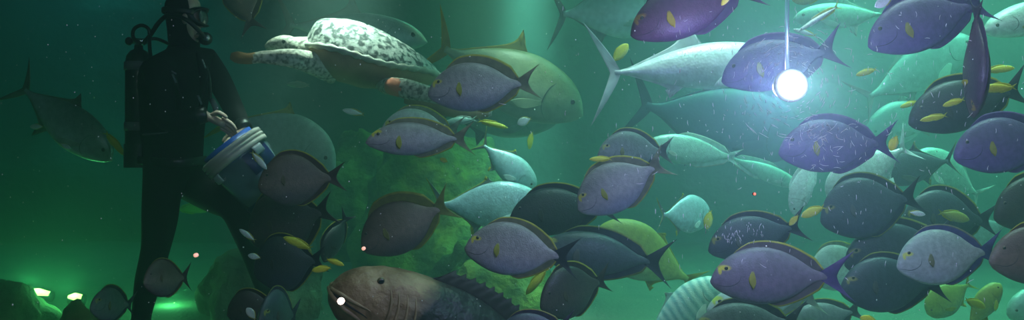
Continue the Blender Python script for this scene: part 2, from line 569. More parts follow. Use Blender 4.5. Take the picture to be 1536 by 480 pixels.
    for sd in (-1, 1):
        y0 = ysurf(es, ez)
        c = P(es, sd * (y0 - er * .25), ez)
        m = MB()
        m.ball(c, (er, er * .62, er), 8, 12)
        o = m.build('eye', [M_IRIS, M_PUPIL], root)
        if not simple:
            for p in o.data.polygons:
                q = p.center - c
                if math.hypot(q.x, q.z) < er * .72:
                    p.material_index = 1
    # cheek groove and mouth
    if not simple:
        if sp == 'surgeonfish':
            path = [(.012, -.045), (.05, -.052), (.10, -.060), (.15, -.050), (.19, -.020), (.20, .02)]
        else:
            path = [(.21, .07), (.235, .03), (.24, -.02), (.225, -.06), (.19, -.085)]
        for sd in (-1, 1):
            m = MB()
            pts = []
            for k in range(16):
                s, z = catmull([(q, *p) for q, p in enumerate(path)], k / 15 * (len(path) - 1))
                z *= hs
                pts.append(P(s, sd * (ysurf(s, z) + .0005), z))
            m.tube(pts, [.0008 + .0015 * math.sin(math.pi * k / 15) for k in range(16)], 6)
            m.build('gill_slit', M_SLIT, root)
    return root


# ------------------------------------------------------------------ the setting
def struct(o):
    o['kind'] = 'structure'
    return o


def box(x0, x1, y0, y1, z0, z1):
    m = MB()
    c = [(x, y, z) for z in (z0, z1) for y in (y0, y1) for x in (x0, x1)]
    m.v = [Vector(p) for p in c]
    m.f = [(0, 2, 3, 1), (4, 5, 7, 6), (0, 1, 5, 4), (2, 6, 7, 3), (0, 4, 6, 2), (1, 3, 7, 5)]
    m.m = [0] * 6
    return m


def fbm(p, s, o=4):
    return noise.fractal(Vector(p) * s, 1.0, 2.0, o)


PANE_Y = 1.55
M_SAND = mottled('sand', [(.10, .14, .10), (.18, .22, .15)], 3, 6, .9, .5, 40)
M_WALL = mottled('tank_wall', [(.03, .10, .085), (.06, .17, .13), (.12, .24, .16)], .9, 6, .9, .6, 5, thick=.1)
M_ROCK = mottled('algae_rock', [(.035, .05, .025), (.10, .15, .03), (.26, .32, .05), (.12, .16, .06)], 3.2, 7, .9, .8, 14, thick=.05)
M_ROCKB = mottled('bare_rock', [(.06, .06, .045), (.13, .14, .08), (.22, .22, .12)], 4.0, 6, .9, .8, 16, thick=.04)
M_ROCKO = mottled('rust_rock', [(.14, .08, .035), (.26, .16, .07), (.32, .24, .12)], 7, 5, .9, .6, 24, thick=.03)

n = 60
rows = [[Vector((-8 + 16 * i / n, 1.7 + 8.1 * j / n, .03 * fbm((-8 + 16 * i / n, j * .13, 0), 1.3))) for i in range(n + 1)] for j in range(n + 1)]
m = MB()
m.grid(rows)
struct(m.build('floor', M_SAND))


def rock_wall(name, fx, w0, w1, z1, amp):
    rows = []
    for j in range(41):
        rows.append([fx(w0 + (w1 - w0) * i / 80, z1 * j / 40, amp * fbm((w0 + (w1 - w0) * i / 80, z1 * j / 40, 3.3), .9)) for i in range(81)])
    mm = MB()
    mm.grid(rows)
    return struct(mm.build(name, M_WALL))


rock_wall('wall_back', lambda a, z, d: (a, 9.2 + d, z - .05), -8, 8, 3.3, .35)
rock_wall('wall_left', lambda a, z, d: (-7.2 + d * .5, a, z - .05), 1.7, 9.5, 3.3, .3)
rock_wall('wall_right', lambda a, z, d: (6.4 + d * .5, a, z - .05), 1.7, 9.5, 3.3, .3)

mw = bpy.data.materials.new('tank_water')
nt, N, L = nodes(mw)
N.remove(N['Principled BSDF'])
vs_ = N.new('ShaderNodeVolumeScatter')
vs_.inputs['Color'].default_value = (.52, .90, .80, 1)
vs_.inputs['Density'].default_value = 0.13
vs_.inputs['Anisotropy'].default_value = 0.4
va_ = N.new('ShaderNodeVolumeAbsorption')
va_.inputs['Color'].default_value = (.10, .82, .68, 1)
va_.inputs['Density'].default_value = 0.20
ads = N.new('ShaderNodeAddShader')
L.new(vs_.outputs[0], ads.inputs[0])
L.new(va_.outputs[0], ads.inputs[1])
L.new(ads.outputs[0], N['Material Output'].inputs['Volume'])
water = struct(box(-7.8, 7.8, PANE_Y + .02, 9.9, -.3, 3.2).build('water', mw, smooth=False))

mp = bpy.data.materials.new('clear_acrylic')
nt, N, L = nodes(mp)
N.remove(N['Principled BSDF'])
tp = N.new('ShaderNodeBsdfTransparent')
tp.inputs['Color'].default_value = (.97, .985, .98, 1)
L.new(tp.outputs[0], N['Material Output'].inputs['Surface'])
pane = struct(box(-4.5, 4.5, PANE_Y - .06, PANE_Y, -.3, 3.3).build('window_1', mp, smooth=False))


def boulder(name, c, r, mat, label, seed=0, amp=.35, cat='rock', sub=5, freq=1.3):
    bm = bmesh.new()
    bmesh.ops.create_icosphere(bm, subdivisions=sub, radius=1)
    for v in bm.verts:
        p = v.co.copy()
        d = 1 + amp * fbm(p + Vector((seed * 7.1, seed * 3.3, 0)), freq, 5) + .05 * amp * fbm(p + Vector((seed, 0, 0)), 6, 3)
        v.co = Vector((p.x * r[0] * d, p.y * r[1] * d, p.z * r[2] * d))
    me = bpy.data.meshes.new(name)
    bm.to_mesh(me)
    bm.free()
    me.polygons.foreach_set('use_smooth', [True] * len(me.polygons))
    me.materials.append(mat)
    o = bpy.data.objects.new(name, me)
    COL.objects.link(o)
    o.location = c
    tag(o, label, cat)
    return o


boulder('rock', (-.60, 6.9, .18), (.70, .5, 1.02), M_ROCK, 'tall algae-green rock in the middle, behind the surgeonfish with a raised fin', 1)
boulder('rock', (-.10, 5.4, -.12), (.50, .42, .58), M_ROCK, 'yellow-green mossy boulder beneath the purple surgeonfish', 2)
boulder('rock', (-1.45, 7.9, .3), (.5, .4, .85), M_ROCK, 'mossy rock shoulder under the turtle, behind the striking reddish fish tail', 3)
boulder('rock', (-1.55, 5.0, .02), (.36, .34, .46), M_ROCKB, 'pale brown slanting rock on the floor below the feed bucket', 4)
boulder('rock', (-2.92, 4.5, -.06), (.30, .4, .30), M_ROCKB, 'grey-green pitted rock in the bottom corner beside the floor lights', 5)
boulder('rock', (-2.36, 4.35, -.02), (.11, .12, .19), M_ROCKO, 'small rusty brown rock just below the floor lights', 6, .25, sub=4)

# ------------------------------------------------------------------ lamps in the tank, reflections on the pane
M_HOUS = new_mat('lamp_housing', (.03, .04, .05), .4, .3)
M_GRLENS = new_mat('green_lens', (.6, .9, .3), .3, emit=(.62, 1.0, .20), estr=5)


def floor_light(px, py, Y, w, label, tilt, power):
    c = at(px, py, Y)
    t = empty('floor_light', label, 'light', 'green lights on the tank floor', (c.x, c.y, c.z))
    t.rotation_euler = (0, tilt, 0)
    m = MB()
    m.tube([(-w, .02, -.012), (w, .02, -.012)], .034, 12)
    m.build('housing', M_HOUS, t)
    m = MB()
    m.tube([(-w * .9, 0, .006), (0, -.006, .01), (w * .9, 0, .006)], [.012, .024, .016], 10)
    m.build('lens', M_GRLENS, t)
    m = MB()
    m.tube([(0, .02, -c.z + .0), (0, .02, -.02)], [.03, .012], 10)
    m.build('stand', M_HOUS, t)
    light('POINT', 'floor_light_glow', (c.x, c.y - .08, c.z + .08), (0, 0, 0), power, (.16, 1.0, .30), shadow_soft_size=.06)


floor_light(58, 440, 5.0, .075, 'bright yellow-green bar light on the tank floor by the corner rock', .15, 6)
floor_light(113, 447, 4.95, .045, 'shorter yellow-green bar light above the rusty brown rock', 0, 5)
floor_light(262, 461, 5.3, .022, 'small yellow light spot on the floor behind the diver', 0, 5)

LAMP = at(1187, 128, 1.95)
lt = empty('underwater_lamp', 'glaring blue-white round lamp in front of the violet fish', 'lamp', None, LAMP)
M_LENS = new_mat('lamp_lens', (.01, .01, .02), 1.0, spec=0.0, emit=(.70, .80, 1.0), estr=1)
nt, N, L = nodes(M_LENS)
tc_ = N.new('ShaderNodeTexCoord')
ln_ = N.new('ShaderNodeVectorMath')
ln_.operation = 'LENGTH'
L.new(tc_.outputs['Object'], ln_.inputs[0])
rm_ = N.new('ShaderNodeMapRange')            # hot bulb at the centre of the bowl
rm_.interpolation_type = 'SMOOTHERSTEP'
rm_.inputs['From Min'].default_value = .012
rm_.inputs['From Max'].default_value = .050
rm_.inputs['To Min'].default_value = 1.0
rm_.inputs['To Max'].default_value = 0.0
L.new(ln_.outputs['Value'], rm_.inputs['Value'])
pw_ = N.new('ShaderNodeMath')
pw_.operation = 'POWER'
pw_.inputs[1].default_value = 2.4
L.new(rm_.outputs['Result'], pw_.inputs[0])
ml_ = N.new('ShaderNodeMath')
ml_.operation = 'MULTIPLY_ADD'
ml_.inputs[1].default_value = 24
ml_.inputs[2].default_value = .12
L.new(pw_.outputs[0], ml_.inputs[0])
L.new(ml_.outputs[0], N['Principled BSDF'].inputs['Emission Strength'])
M_TUBE = new_mat('lamp_rod', (.55, .75, .85), .3, trans=1.0)
m = MB()
m.ball((0, .004, 0), (.043, .016, .041), 24, 40)
m.build('lens', M_LENS, lt)
m = MB()
rr = [(.034, .014), (.035, .016), (.033, .03), (.028, .055), (.014, .062)]
g = m.grid([[Vector((r * math.cos(2 * math.pi * k / 24), y, r * math.sin(2 * math.pi * k / 24))) for k in range(24)] for r, y in rr], True)
m.cap([g + 4 * 24 + k for k in range(24)], (0, .064, 0))
m.build('housing', M_HOUS, lt)
m = MB()
m.tube([(0, .03, .03), (0, .03, .3), (0, .03, 1.9)], .005, 14)
m.build('hanging_rod', M_TUBE, lt)
light('POINT', 'underwater_lamp_light', LAMP + Vector((0, -.06, 0)), (0, 0, 0), 13.0, (.60, .64, 1.0), shadow_soft_size=.04)
light('POINT', 'underwater_lamp_light', LAMP + Vector((0, .10, 0)), (0, 0, 0), 12.0, (.42, .32, 1.0), shadow_soft_size=.05)

M_PINK = new_mat('pink_glint', (1, .6, .5), .3, emit=(1.0, .50, .36), estr=.8)
M_PINKB = new_mat('warm_glint', (1, .8, .7), .3, emit=(1.0, .72, .60), estr=14.0)
M_RED = new_mat('red_glint', (1, .2, .15), .3, emit=(1.0, .16, .12), estr=2.2)
for px, py, r, mt, lab in ((511, 452, 8, M_PINKB, 'bright warm white lamp reflection before the grouper'),
                           (545, 373, 4.5, M_PINK, 'small pink lamp reflection by the mouth of the brown fish'),
                           (293, 383, 5, M_PINK, 'blurred pinkish lamp reflection over the tail of the fish at the leg'),
                           (1132, 291, 4, M_RED, 'tiny red lamp reflection over the blue water under the lamp')):
    Y = PANE_Y - .066  # glowing beads on the pane stand in for reflections of lamps
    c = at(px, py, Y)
    t = empty('lamp_glint', lab, 'light', 'lamp reflections on the acrylic', c)
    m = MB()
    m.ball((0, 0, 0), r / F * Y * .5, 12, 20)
    m.build('lens', mt, t)  # glowing bead standing in for a lamp reflection, no real lens
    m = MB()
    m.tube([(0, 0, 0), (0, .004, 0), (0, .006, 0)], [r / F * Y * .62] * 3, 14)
    m.build('glint_rim', M_HOUS if mt is M_RED else mt, t)

# ------------------------------------------------------------------ the fish of the shoal
G = 'surgeonfish of the shoal'
T = 'trevallies of the tank'
Y = 'little yellow fish among the big ones'


def S(nose, tail, d, h, key, label, **kw):
    return fish('surgeonfish', nose, tail, d, h, key, label, group=G, **kw)


def J(nose, tail, d, h, key, label, sp='jack', **kw):
    return fish(sp, nose, tail, d, h, key, label, group=T, **kw)


# middle of the picture
S((642, 137), (812, 122), 3.30, 74, 'mauve', "mauve surgeonfish crossing in front of the turtle's rear end", dor=.075, tailw=.85)
S((549, 210), (714, 207), 3.20, 50, 'mauve', 'slender mauve surgeonfish with dark back, overlapping a pale yellow-faced fish', tw=.06, tailw=.9)
S((572, 192), (700, 196), 3.60, 60, 'pale', 'pale green-white fish with yellow face, half behind a slender mauve surgeonfish')
S((698, 367), (868, 385), 2.85, 80, 'mauve', 'purple surgeonfish with yellow eye mark and black tail, below the silver-blue trevally', tailkey='dark', bend=.3)
S((806, 372), (1012, 396), 3.25, 66, 'slate', "slate surgeonfish with pale back, behind the purple fish's black tail", tailkey='dark')
S((810, 455), (917, 415), 3.02, 80, 'umber', 'dark brown surgeonfish with grey back at the bottom, under the slate one', tw=.10, tailw=.95)
S((541, 369), (684, 300), 3.25, 80, 'bronze', 'brown surgeonfish with raised olive dorsal fin over the grouper head', dor=.085, tailw=1.05)
S((387, 274), (517, 264), 3.35, 78, 'brown', 'reddish brown surgeonfish touching the feed bucket', tw=.06, bend=.4)
S((372, 352), (505, 310), 3.62, 96, 'umber', 'near-black surgeonfish with a yellow lower fin, under the reddish brown one', anal_h=.06)
S((380, 402), (492, 388), 3.50, 84, 'dark', 'black surgeonfish low down over the pale slanting rock, under the near-black one')
S((484, 392), (524, 316), 3.75, 34, 'dark', 'thin dark surgeonfish head-down above the grouper', tw=.05)
S((865, 310), (1006, 238), 2.95, 76, 'mauve', 'mauve surgeonfish slanting head-down with yellow fin at its chin', tailw=.95)
S((897, 228), (1012, 226), 3.25, 60, 'grey', 'grey surgeonfish with a black back line, above the slanting mauve one', tw=.04)
S((764, 326), (930, 305), 3.40, 72, 'dark', 'black surgeonfish with yellow back line, in front of the silver-blue trevally')
S((745, 500), (865, 486), 2.40, 50, 'slate', 'dark back of a surgeonfish just showing at the bottom edge below the purple one')
J((803, 284), (714, 208), 4.35, 44, 'blue', 'light blue fish with yellow back edge diving above the silver-blue trevally', sp='bulky', dor=.05)
J((1064, 322), (984, 322), 3.90, 58, 'blue', 'small pale blue fish swimming away with a yellow fish at its snout', sp='bulky', tw=-.12, dor=.04)
J((893, 346), (1054, 430), 3.80, 84, 'lime', 'yellow-green fish with pale cheek behind the slate surgeonfish tail', sp='bulky', dor=.03, anal_h=.05, tailw=.7, tw=.03)
J((820, 312), (636, 306), 4.15, 74, 'blue', 'big silver-blue trevally with a white side fin in the middle', dor=.05)
# around the diver
S((215, 420), (288, 415), 3.35, 56, 'brown', "pinkish brown surgeonfish in front of the diver's shin", tw=.12, roll=8, dor=.03, tailw=1.35)
S((136, 458), (204, 456), 3.6, 50, 'grey', "rounded grey-brown fish beside the diver's foot", tw=.16)
J((168, 240), (16, 118), 4.45, 66, 'silver', 'grey trevally nosing down at the air tank of the diver', dor=.085)
J((503, 250), (320, 168), 4.75, 96, 'teal', 'teal-grey trevally with yellow back fin behind the feed bucket', dor=.07)
J((640, 62), (402, 34), 5.6, 62, 'silver', 'hazy forked-tail trevally hidden behind the turtle shell')
S((345, -60), (382, 52), 4.6, 58, 'brown', 'brown fish with hanging tail at the top edge beside the diver head', up=(1, 0, 0))
J((874, 172), (634, 58), 4.9, 100, 'olive', 'big olive trevally with tall yellow back fin behind the turtle', dor=.11, wide=1.2)
J((836, 182), (640, 168), 5.5, 62, 'steel', 'dark trevally below the olive one, half hidden by it', dor=.05)
S((340, 468), (425, 455), 3.3, 54, 'umber', 'dark brown fish with a white speck at the bottom, beside the grouper')
S((388, 478), (450, 470), 3.0, 78, 'slate', 'dark green fish head-on at the bottom, between brown fish and grouper', tw=.16)
# right half: near ones
S((945, 48), (1145, -28), 2.40, 78, 'plum', 'dark plum surgeonfish with yellow side fin cut by the top edge', roll=-4)
S((1082, 117), (1270, 68), 2.75, 76, 'violet', 'violet surgeonfish behind the glaring lamp')
S((1168, 224), (1350, 212), 2.70, 80, 'violet', 'violet surgeonfish under the lamp with bright white fish behind its belly')
S((1301, 64), (1492, -4), 2.60, 82, 'violet', 'violet surgeonfish with yellow side fin at the top, nose pointing down')
S((1463, 176), (1466, -12), 2.40, 92, 'plum', 'thin dark surgeonfish seen edge-on hanging head-down', up=(-.25, -1, 0), wide=.9)
S((1362, 180), (1548, 128), 2.85, 78, 'dark', 'blackish surgeonfish behind the head-down thin one')
S((1430, 230), (1610, 200), 2.65, 84, 'violet', 'dusky violet surgeonfish with yellow side fin at the right edge, under the blackish one')
S((1062, 372), (1214, 334), 2.95, 66, 'slate', 'dark surgeonfish directly above the big purple-grey one under the red reflection', tailkey='dark')
S((1066, 416), (1272, 411), 2.60, 86, 'dusk', 'big purple-grey surgeonfish with yellow eye mark near the bottom, beneath the dark one', tailkey='violet', bend=.25)
S((1230, 326), (1388, 290), 3.05, 92, 'slate', 'large dusky surgeonfish below the violet one, bright yellow fish at its nose', tailkey='dark')
S((1352, 328), (1500, 330), 3.25, 86, 'slate', 'dusky teal surgeonfish with yellow-edged back over the pale ashen one', dor=.06)
S((1266, 392), (1440, 350), 3.10, 82, 'slate', 'dusky surgeonfish peeping out from behind the pale ashen one')
S((1345, 394), (1506, 374), 2.65, 84, 'ash', 'pale ashen surgeonfish with blue tail and yellow eye')
S((1260, 430), (1428, 424), 2.90, 84, 'slate', 'dark surgeonfish with a violet glint on its cheek, below the ashen one')
S((1484, 386), (1660, 380), 2.50, 88, 'brown', "grey-brown surgeonfish over the ashen fish's blue tail at the edge")
S((1490, 322), (1650, 280), 2.95, 84, 'umber', 'dark brown surgeonfish at the edge, above the grey-brown one')
S((1060, 462), (1240, 440), 3.15, 56, 'pale', 'pale green fish with yellow eye right under the big purple-grey one')
S((1040, 492), (1215, 480), 2.85, 66, 'grey', 'greenish grey back of a fish rising from the bottom edge, under the pale green one')
S((1180, 490), (1300, 462), 3.4, 50, 'grey', 'dim green fish at the bottom edge, between the pale green one and the violet-glint one')
S((1215, 415), (1320, 380), 3.5, 70, 'pale', 'pale fish showing between the purple-grey fish tail and the dusky shoal')
# right half: farther ones
J((1185, 92), (880, 112), 3.65, 70, 'white', 'bright white trevally with forked tail and tall fin, nose behind the lamp fish', dor=.17, anal_h=.05, tailw=1.15)
J((1215, 215), (930, 150), 4.9, 112, 'shadow', 'great dark blue trevally in the haze below the white one', dor=.05)
J((968, 216), (1114, 238), 4.2, 44, 'sea', 'pale green fish with a white stripe, behind the forked tails', sp='slim')
J((1200, 280), (1085, 232), 4.6, 26, 'sea', 'slender pale green fish slanting down towards the violet fish belly', sp='slim')
J((1190, 322), (1222, 226), 3.6, 34, 'white', 'narrow white fish pointing straight down below the violet fish', sp='slim')
J((1240, 296), (1372, 212), 3.5, 68, 'white', 'bright white fish behind the belly of the violet fish under the lamp', sp='bulky', dor=.03)
J((1085, 422), (955, 510), 3.5, 58, 'banded', 'turquoise banded trevally rising from the bottom edge', sp='bulky', dor=.05)
J((1010, 14), (818, 22), 5.0, 84, 'silver', 'hazy trevally with hanging yellow tail lobe at the top, beside the plum fish', dor=.05, tailw=1.25)
J((1476, 46), (1650, 0), 3.4, 50, 'tinsel', 'pale yellow fish gleaming at the top corner', sp='bulky', dor=.03)
J((1190, 28), (1345, 20), 4.3, 40, 'sea', 'dim teal fish along the top, above the violet lamp fish')
J((1460, 60), (1280, 158), 4.9, 70, 'silver', 'hazy sea-green trevally behind the violet top fish and the blackish one', sp='bulky')
J((1300, 205), (1430, 150), 5.2, 64, 'silver', 'hazy grey-green trevally beyond the tail of the violet fish under the lamp', sp='bulky')
J((1370, 232), (1480, 300), 4.2, 60, 'sea', 'light green trevally in the gap over the yellow-edged dusky fish', sp='bulky')
J((1310, 262), (1440, 238), 3.7, 54, 'slate', 'dim dark fish behind the tail of the violet fish under the lamp', sp='bulky')
J((1390, 470), (1462, 420), 3.6, 50, 'lime', 'green fish under the pale ashen one at the bottom', sp='bulky', dor=.03)
J((1500, 425), (1445, 500), 3.3, 36, 'lime', 'green fish slanting up beside the bottom corner', sp='bulky', dor=.03)
J((1510, 470), (1640, 440), 3.5, 60, 'sea', 'dim green fish in the bottom corner', sp='bulky')
J((1395, 370), (1530, 330), 3.9, 60, 'silver', 'hazy green fish between the dusky teal one and the ashen one', sp='bulky')
J((322, 312), (262, 314), 6.2, 14, 'lime', 'hazy green fish alone in the water beneath the diver thigh', sp='slim', tw=.05)


# the little fish
def y(nose, tail, d, h, key, label):
    return fish('slim', nose, tail, d, h, key, label, name='small_fish', group=Y, simple=True, pec=False)


y((1284, 113), (1316, 103), 2.9, 9, 'yellow', 'small yellow fish alone in the blue beside the lamp')
y((1522, 102), (1474, 106), 3.0, 11, 'yellow', 'small yellow-green fish beside the thin head-down fish, upper one')
y((1472, 134), (1526, 130), 2.55, 14, 'yellow', 'small yellow fish crossing the blackish fish behind the thin head-down one')
y((1414, 159), (1448, 148), 2.6, 9, 'yellow', 'small yellow fish across the blackish fish flank')
y((1380, 181), (1422, 172), 2.65, 9, 'yellow', 'long small yellow fish below the blackish fish chin')
y((1202, 325), (1238, 309), 2.8, 14, 'yellow', 'bright yellow fish at the nose of the large dusky surgeonfish')
y((1184, 338), (1198, 322), 2.75, 9, 'yellow', 'tiny yellow fish by the tail of the dark surgeonfish')
y((1060, 344), (1066, 314), 3.4, 13, 'yellow', 'small yellow fish upright at the snout of the pale blue fish')
y((942, 66), (918, 94), 3.7, 16, 'yellow', 'blurred yellow fish above the white trevally tail')
y((884, 239), (919, 238), 2.9, 8, 'yellow', 'small yellow fish under the chin of the grey surgeonfish')
y((514, 165), (548, 172), 4.0, 9, 'tinsel', 'small silvery fish alone under the turtle belly')
y((468, 406), (498, 401), 2.75, 10, 'yellow', 'small yellow fish just above the grouper snout, lower one')
y((516, 398), (488, 388), 2.85, 8, 'yellow', 'small yellow fish over the grouper snout, upper one')
y((425, 356), (470, 374), 3.2, 12, 'yellow', 'yellow-green fish across the near-black surgeonfish')
y((1350, 161), (1380, 151), 3.2, 8, 'yellow', 'little yellow fish before the blackish fish nose')
y((1336, 226), (1346, 202), 2.6, 14, 'yellow', 'small yellow-green fish at the tail of the violet fish under the lamp')
y((1254, 294), (1262, 276), 3.2, 13, 'tinsel', 'small white fish hanging in front of the bright white fish')
y((776, 186), (798, 177), 3.9, 13, 'tinsel', 'small pale fish under the olive trevally belly')
y((794, 224), (798, 196), 4.4, 8, 'yellow', 'thin yellow fish upright below the dark trevally')
y((789, 442), (822, 400), 3.2, 12, 'yellow', 'long yellow fish slanting down under the purple fish')
y((762, 192), (715, 180), 4.0, 8, 'yellow', "yellow fish just under the turtle's hind flipper")
y((668, 184), (716, 178), 4.1, 12, 'sea', "pale green little fish under the turtle's hind flipper")
y((1196, 48), (1262, 6), 3.0, 8, 'tinsel', 'long thin yellow-striped fish slanting above the lamp fish')
y((1190, 44), (1226, 54), 3.1, 7, 'tinsel', 'little pale fish near the hanging rod above the lamp')
y((1312, 10), (1340, -4), 2.4, 14, 'tinsel', 'pale yellow fish head over the violet top fish')
y((1082, 8), (1100, -14), 2.3, 9, 'yellow', 'small yellow fish at the top edge by the plum fish')
y((400, 254), (376, 226), 3.1, 9, 'tinsel', 'white little fish at the nose of the reddish brown fish')
y((359, 344), (384, 362), 3.3, 8, 'tinsel', 'white little fish below the feed bucket')
y((372, 383), (392, 387), 3.25, 9, 'tinsel', 'white speck of a fish under the bucket, beside the black surgeonfish')
y((370, 462), (384, 480), 2.8, 12, 'tinsel', 'white little fish at the bottom edge before the dark fish')
y((188, 234), (156, 196), 4.2, 10, 'yellow', 'yellow-backed little fish between the grey trevally and the air tank')
y((45, 190), (66, 190), 4.4, 8, 'tinsel', 'pale little fish under the belly of the grey trevally')
y((106, 223), (89, 215), 4.2, 7, 'tinsel', 'bright speck of a fish at the belly of the grey trevally')
y((1478, 462), (1446, 448), 3.0, 14, 'yellow', 'bright yellow-green fish at the bottom corner on the slanting green fish')
y((1454, 330), (1406, 318), 3.0, 16, 'lime', 'lime little fish above the pale ashen one')
y((1462, 332), (1466, 320), 3.6, 9, 'yellow', 'tiny yellow fish over the back of the pale ashen one')
y((1290, 476), (1318, 484), 2.6, 12, 'yellow', 'yellow fish at the bottom edge below the violet-glint one')
y((1388, 322), (1362, 318), 2.7, 8, 'tinsel', 'brilliant white little fish over the dusky surgeonfish back')
y((1188, 0), (1236, -6), 3.6, 20, 'lime', 'blurred green fish at the top edge above the lamp rod')
y((660, 238), (672, 243), 3.4, 7, 'yellow', 'tiny yellow fish below the slender mauve fish tail')
y((430, 126), (466, 128), 4.9, 9, 'sea', "pale little fish behind the turtle's shoulder")
y((1160, 240), (1112, 226), 4.9, 9, 'yellow', 'little yellow-tailed fish in the blue under the lamp')

# ------------------------------------------------------------------ the grouper
M_GR = mottled('grouper_hide', [(.030, .034, .030), (.06, .064, .055), (.13, .13, .10)], 7, 6, .55, .35, 40, thick=.006)
M_GH = mottled('grouper_face', [(.12, .075, .045), (.24, .165, .10), (.36, .27, .17)], 8, 6, .5, .5, 30, thick=.008)
M_LIP = mottled('grouper_lip', [(.20, .12, .06), (.36, .23, .13)], 12, 4, .45, .3, 40)
M_MOUTH = new_mat('mouth_dark', (.03, .015, .012), .8)
M_GB = mottled('grouper_body', [(.10, .05, .022), (.24, .14, .07), (.42, .27, .15)], 8, 7, .5, 1.0, 15, thick=.022)
nt, N, L = nodes(M_GB)
tc_ = N.new('ShaderNodeTexCoord')
sp_ = N.new('ShaderNodeSeparateXYZ')
L.new(tc_.outputs['Object'], sp_.inputs[0])
nz_ = N.new('ShaderNodeTexNoise')
nz_.inputs['Scale'].default_value = 14
L.new(tc_.outputs['Object'], nz_.inputs['Vector'])
md_ = N.new('ShaderNodeMath')
md_.operation = 'MULTIPLY_ADD'
md_.inputs[1].default_value = .14
L.new(nz_.outputs['Fac'], md_.inputs[0])
mz_ = N.new('ShaderNodeMath')
mz_.operation = 'MULTIPLY_ADD'
mz_.inputs[1].default_value = .45  # also darkens the lower head: shade painted into the hide colour
L.new(sp_.outputs['Z'], mz_.inputs[0])
L.new(sp_.outputs['X'], mz_.inputs[2])
L.new(mz_.outputs[0], md_.inputs[2])
mr_ = N.new('ShaderNodeMapRange')
mr_.inputs['From Min'].default_value = .30
mr_.inputs['From Max'].default_value = .38
L.new(md_.outputs[0], mr_.inputs['Value'])
mx_n = N.new('ShaderNodeMix')
mx_n.data_type = 'RGBA'
src = N['Principled BSDF'].inputs['Base Color'].links[0].from_socket
L.new(mr_.outputs['Result'], mx_n.inputs[0])
mx_n.inputs[6].default_value = (.020, .023, .021, 1)
L.new(src, mx_n.inputs[7])
L.new(mx_n.outputs[2], N['Principled BSDF'].inputs['Base Color'])
gn, gt = at(500, 424, 2.62), at(872, 606, 2.95)
gL = (gn - gt).length
gf = (gn - gt) / gL
gu = (Vector((0, -.12, 1)) - gf * Vector((0, -.12, 1)).dot(gf)).normalized()
gr = empty('grouper', 'huge dark grouper with a wrinkled brown face at the bottom', 'fish')
gr.matrix_world = Matrix.Translation((gn + gt) / 2) @ Matrix((gf, gu.cross(gf), gu)).transposed().to_4x4() @ Matrix.Scale(gL, 4)
GT = [(0, .000, -.034, .022), (.012, .034, -.056, .050), (.03, .060, -.074, .066), (.06, .086, -.094, .082), (.12, .118, -.112, .100), (.20, .142, -.140, .118), (.30, .158, -.172, .125), (.42, .168, -.185, .118),
      (.54, .155, -.165, .098), (.66, .118, -.120, .070), (.76, .075, -.075, .042), (.84, .058, -.058, .026)]


def GP(s, y_, z):
    return Vector((.5 - s, y_, z))


def gsurf(s, a):
    t_, b_, w_ = catmull(GT, s)
    fold = 1 + .03 * math.sin(s * 150) * math.exp(-((s - .12) / .07) ** 2)
    return GP(s, w_ * math.sin(a) * fold, (t_ + b_) / 2 + (t_ - b_) / 2 * math.cos(a) * (1 + .012 * math.sin(s * 120) * math.exp(-((s - .1) / .08) ** 2)))


m = MB()
rows = [[gsurf(.84 * (i / 70) ** 1.15, 2 * math.pi * k / 40) for k in range(40)] for i in range(71)]
m.grid(rows, True)
m.cap(list(range(40)), GP(-.004, 0, -.017), mat=0)
m.cap([70 * 40 + k for k in range(40)], GP(.845, 0, 0), True)
m.build('body', [M_GB, M_GH, M_MOUTH], gr)
for nm_, da_, rr_, mt_ in (('upper_lip', .02, .0075, M_LIP), ('mouth_line', .22, .0045, M_MOUTH), ('lower_lip', .42, .0100, M_LIP)):
    m = MB()
    pts, rad = [], []
    for k in range(41):
        q = k / 20 - 1
        pts.append(gsurf(.003 + .125 * abs(q) ** 1.25, math.copysign(math.pi / 2 + da_ + .10 * abs(q), q if q else 1)))
        rad.append(rr_ * (1 - .75 * abs(q) ** 2.5))
    m.tube(pts, rad, 10)
    m.build(nm_, mt_, gr)
for sd in (-1, 1):
    for q, (s0, zz) in enumerate(((.150, 0), (.175, 0), (.205, 0), (.235, 0))):
        pts = []
        m = MB()
        for k in range(14):
            a = math.pi * (.30 + .48 * k / 13)
            p = gsurf(s0 + .03 * math.sin(math.pi * k / 13), a * sd)
            pts.append(p)
        m.tube(pts, [.001 + .005 * math.sin(math.pi * k / 13) for k in range(14)], 8)
        m.build('gill_fold', M_LIP, gr)
for sd in (-1, 1):
    m = MB()
    c = gsurf(.115, sd * .80)
    m.ball(c, (.0125, .009, .0125), 10, 14)
    o = m.build('eye', [M_IRIS, M_PUPIL], gr)
    for p in o.data.polygons:
        if math.hypot(p.center.x - c.x, p.center.z - c.z) < .0085:
            p.material_index = 1
M_GF = fin_mat('grouper_fin', (.05, .055, .045), .2)
m = MB()
rows = []
for j in range(5):
    r = []
    for i in range(61):
        t_ = i / 60
        s = .25 + .56 * t_
        top = catmull(GT, s)[0]
        h = .050 * min(1, t_ / .06 + .2) * (1 + .18 * (1 if i % 4 == 0 else -.5) * (1 if t_ < .6 else 0)) * (1 + .5 * max(0, t_ - .6) * (1 - t_) * 6)
        r.append(GP(s + .05 * j / 4, .002 * math.cos(i * math.pi), top - .012 + (h + .012) * j / 4 * (1 if t_ < .97 else .4)))
    rows.append(r)
m.sheet(rows, (0, 1, 0), .005, 0)
m.build('dorsal_fin', [M_GF, M_GF], gr)
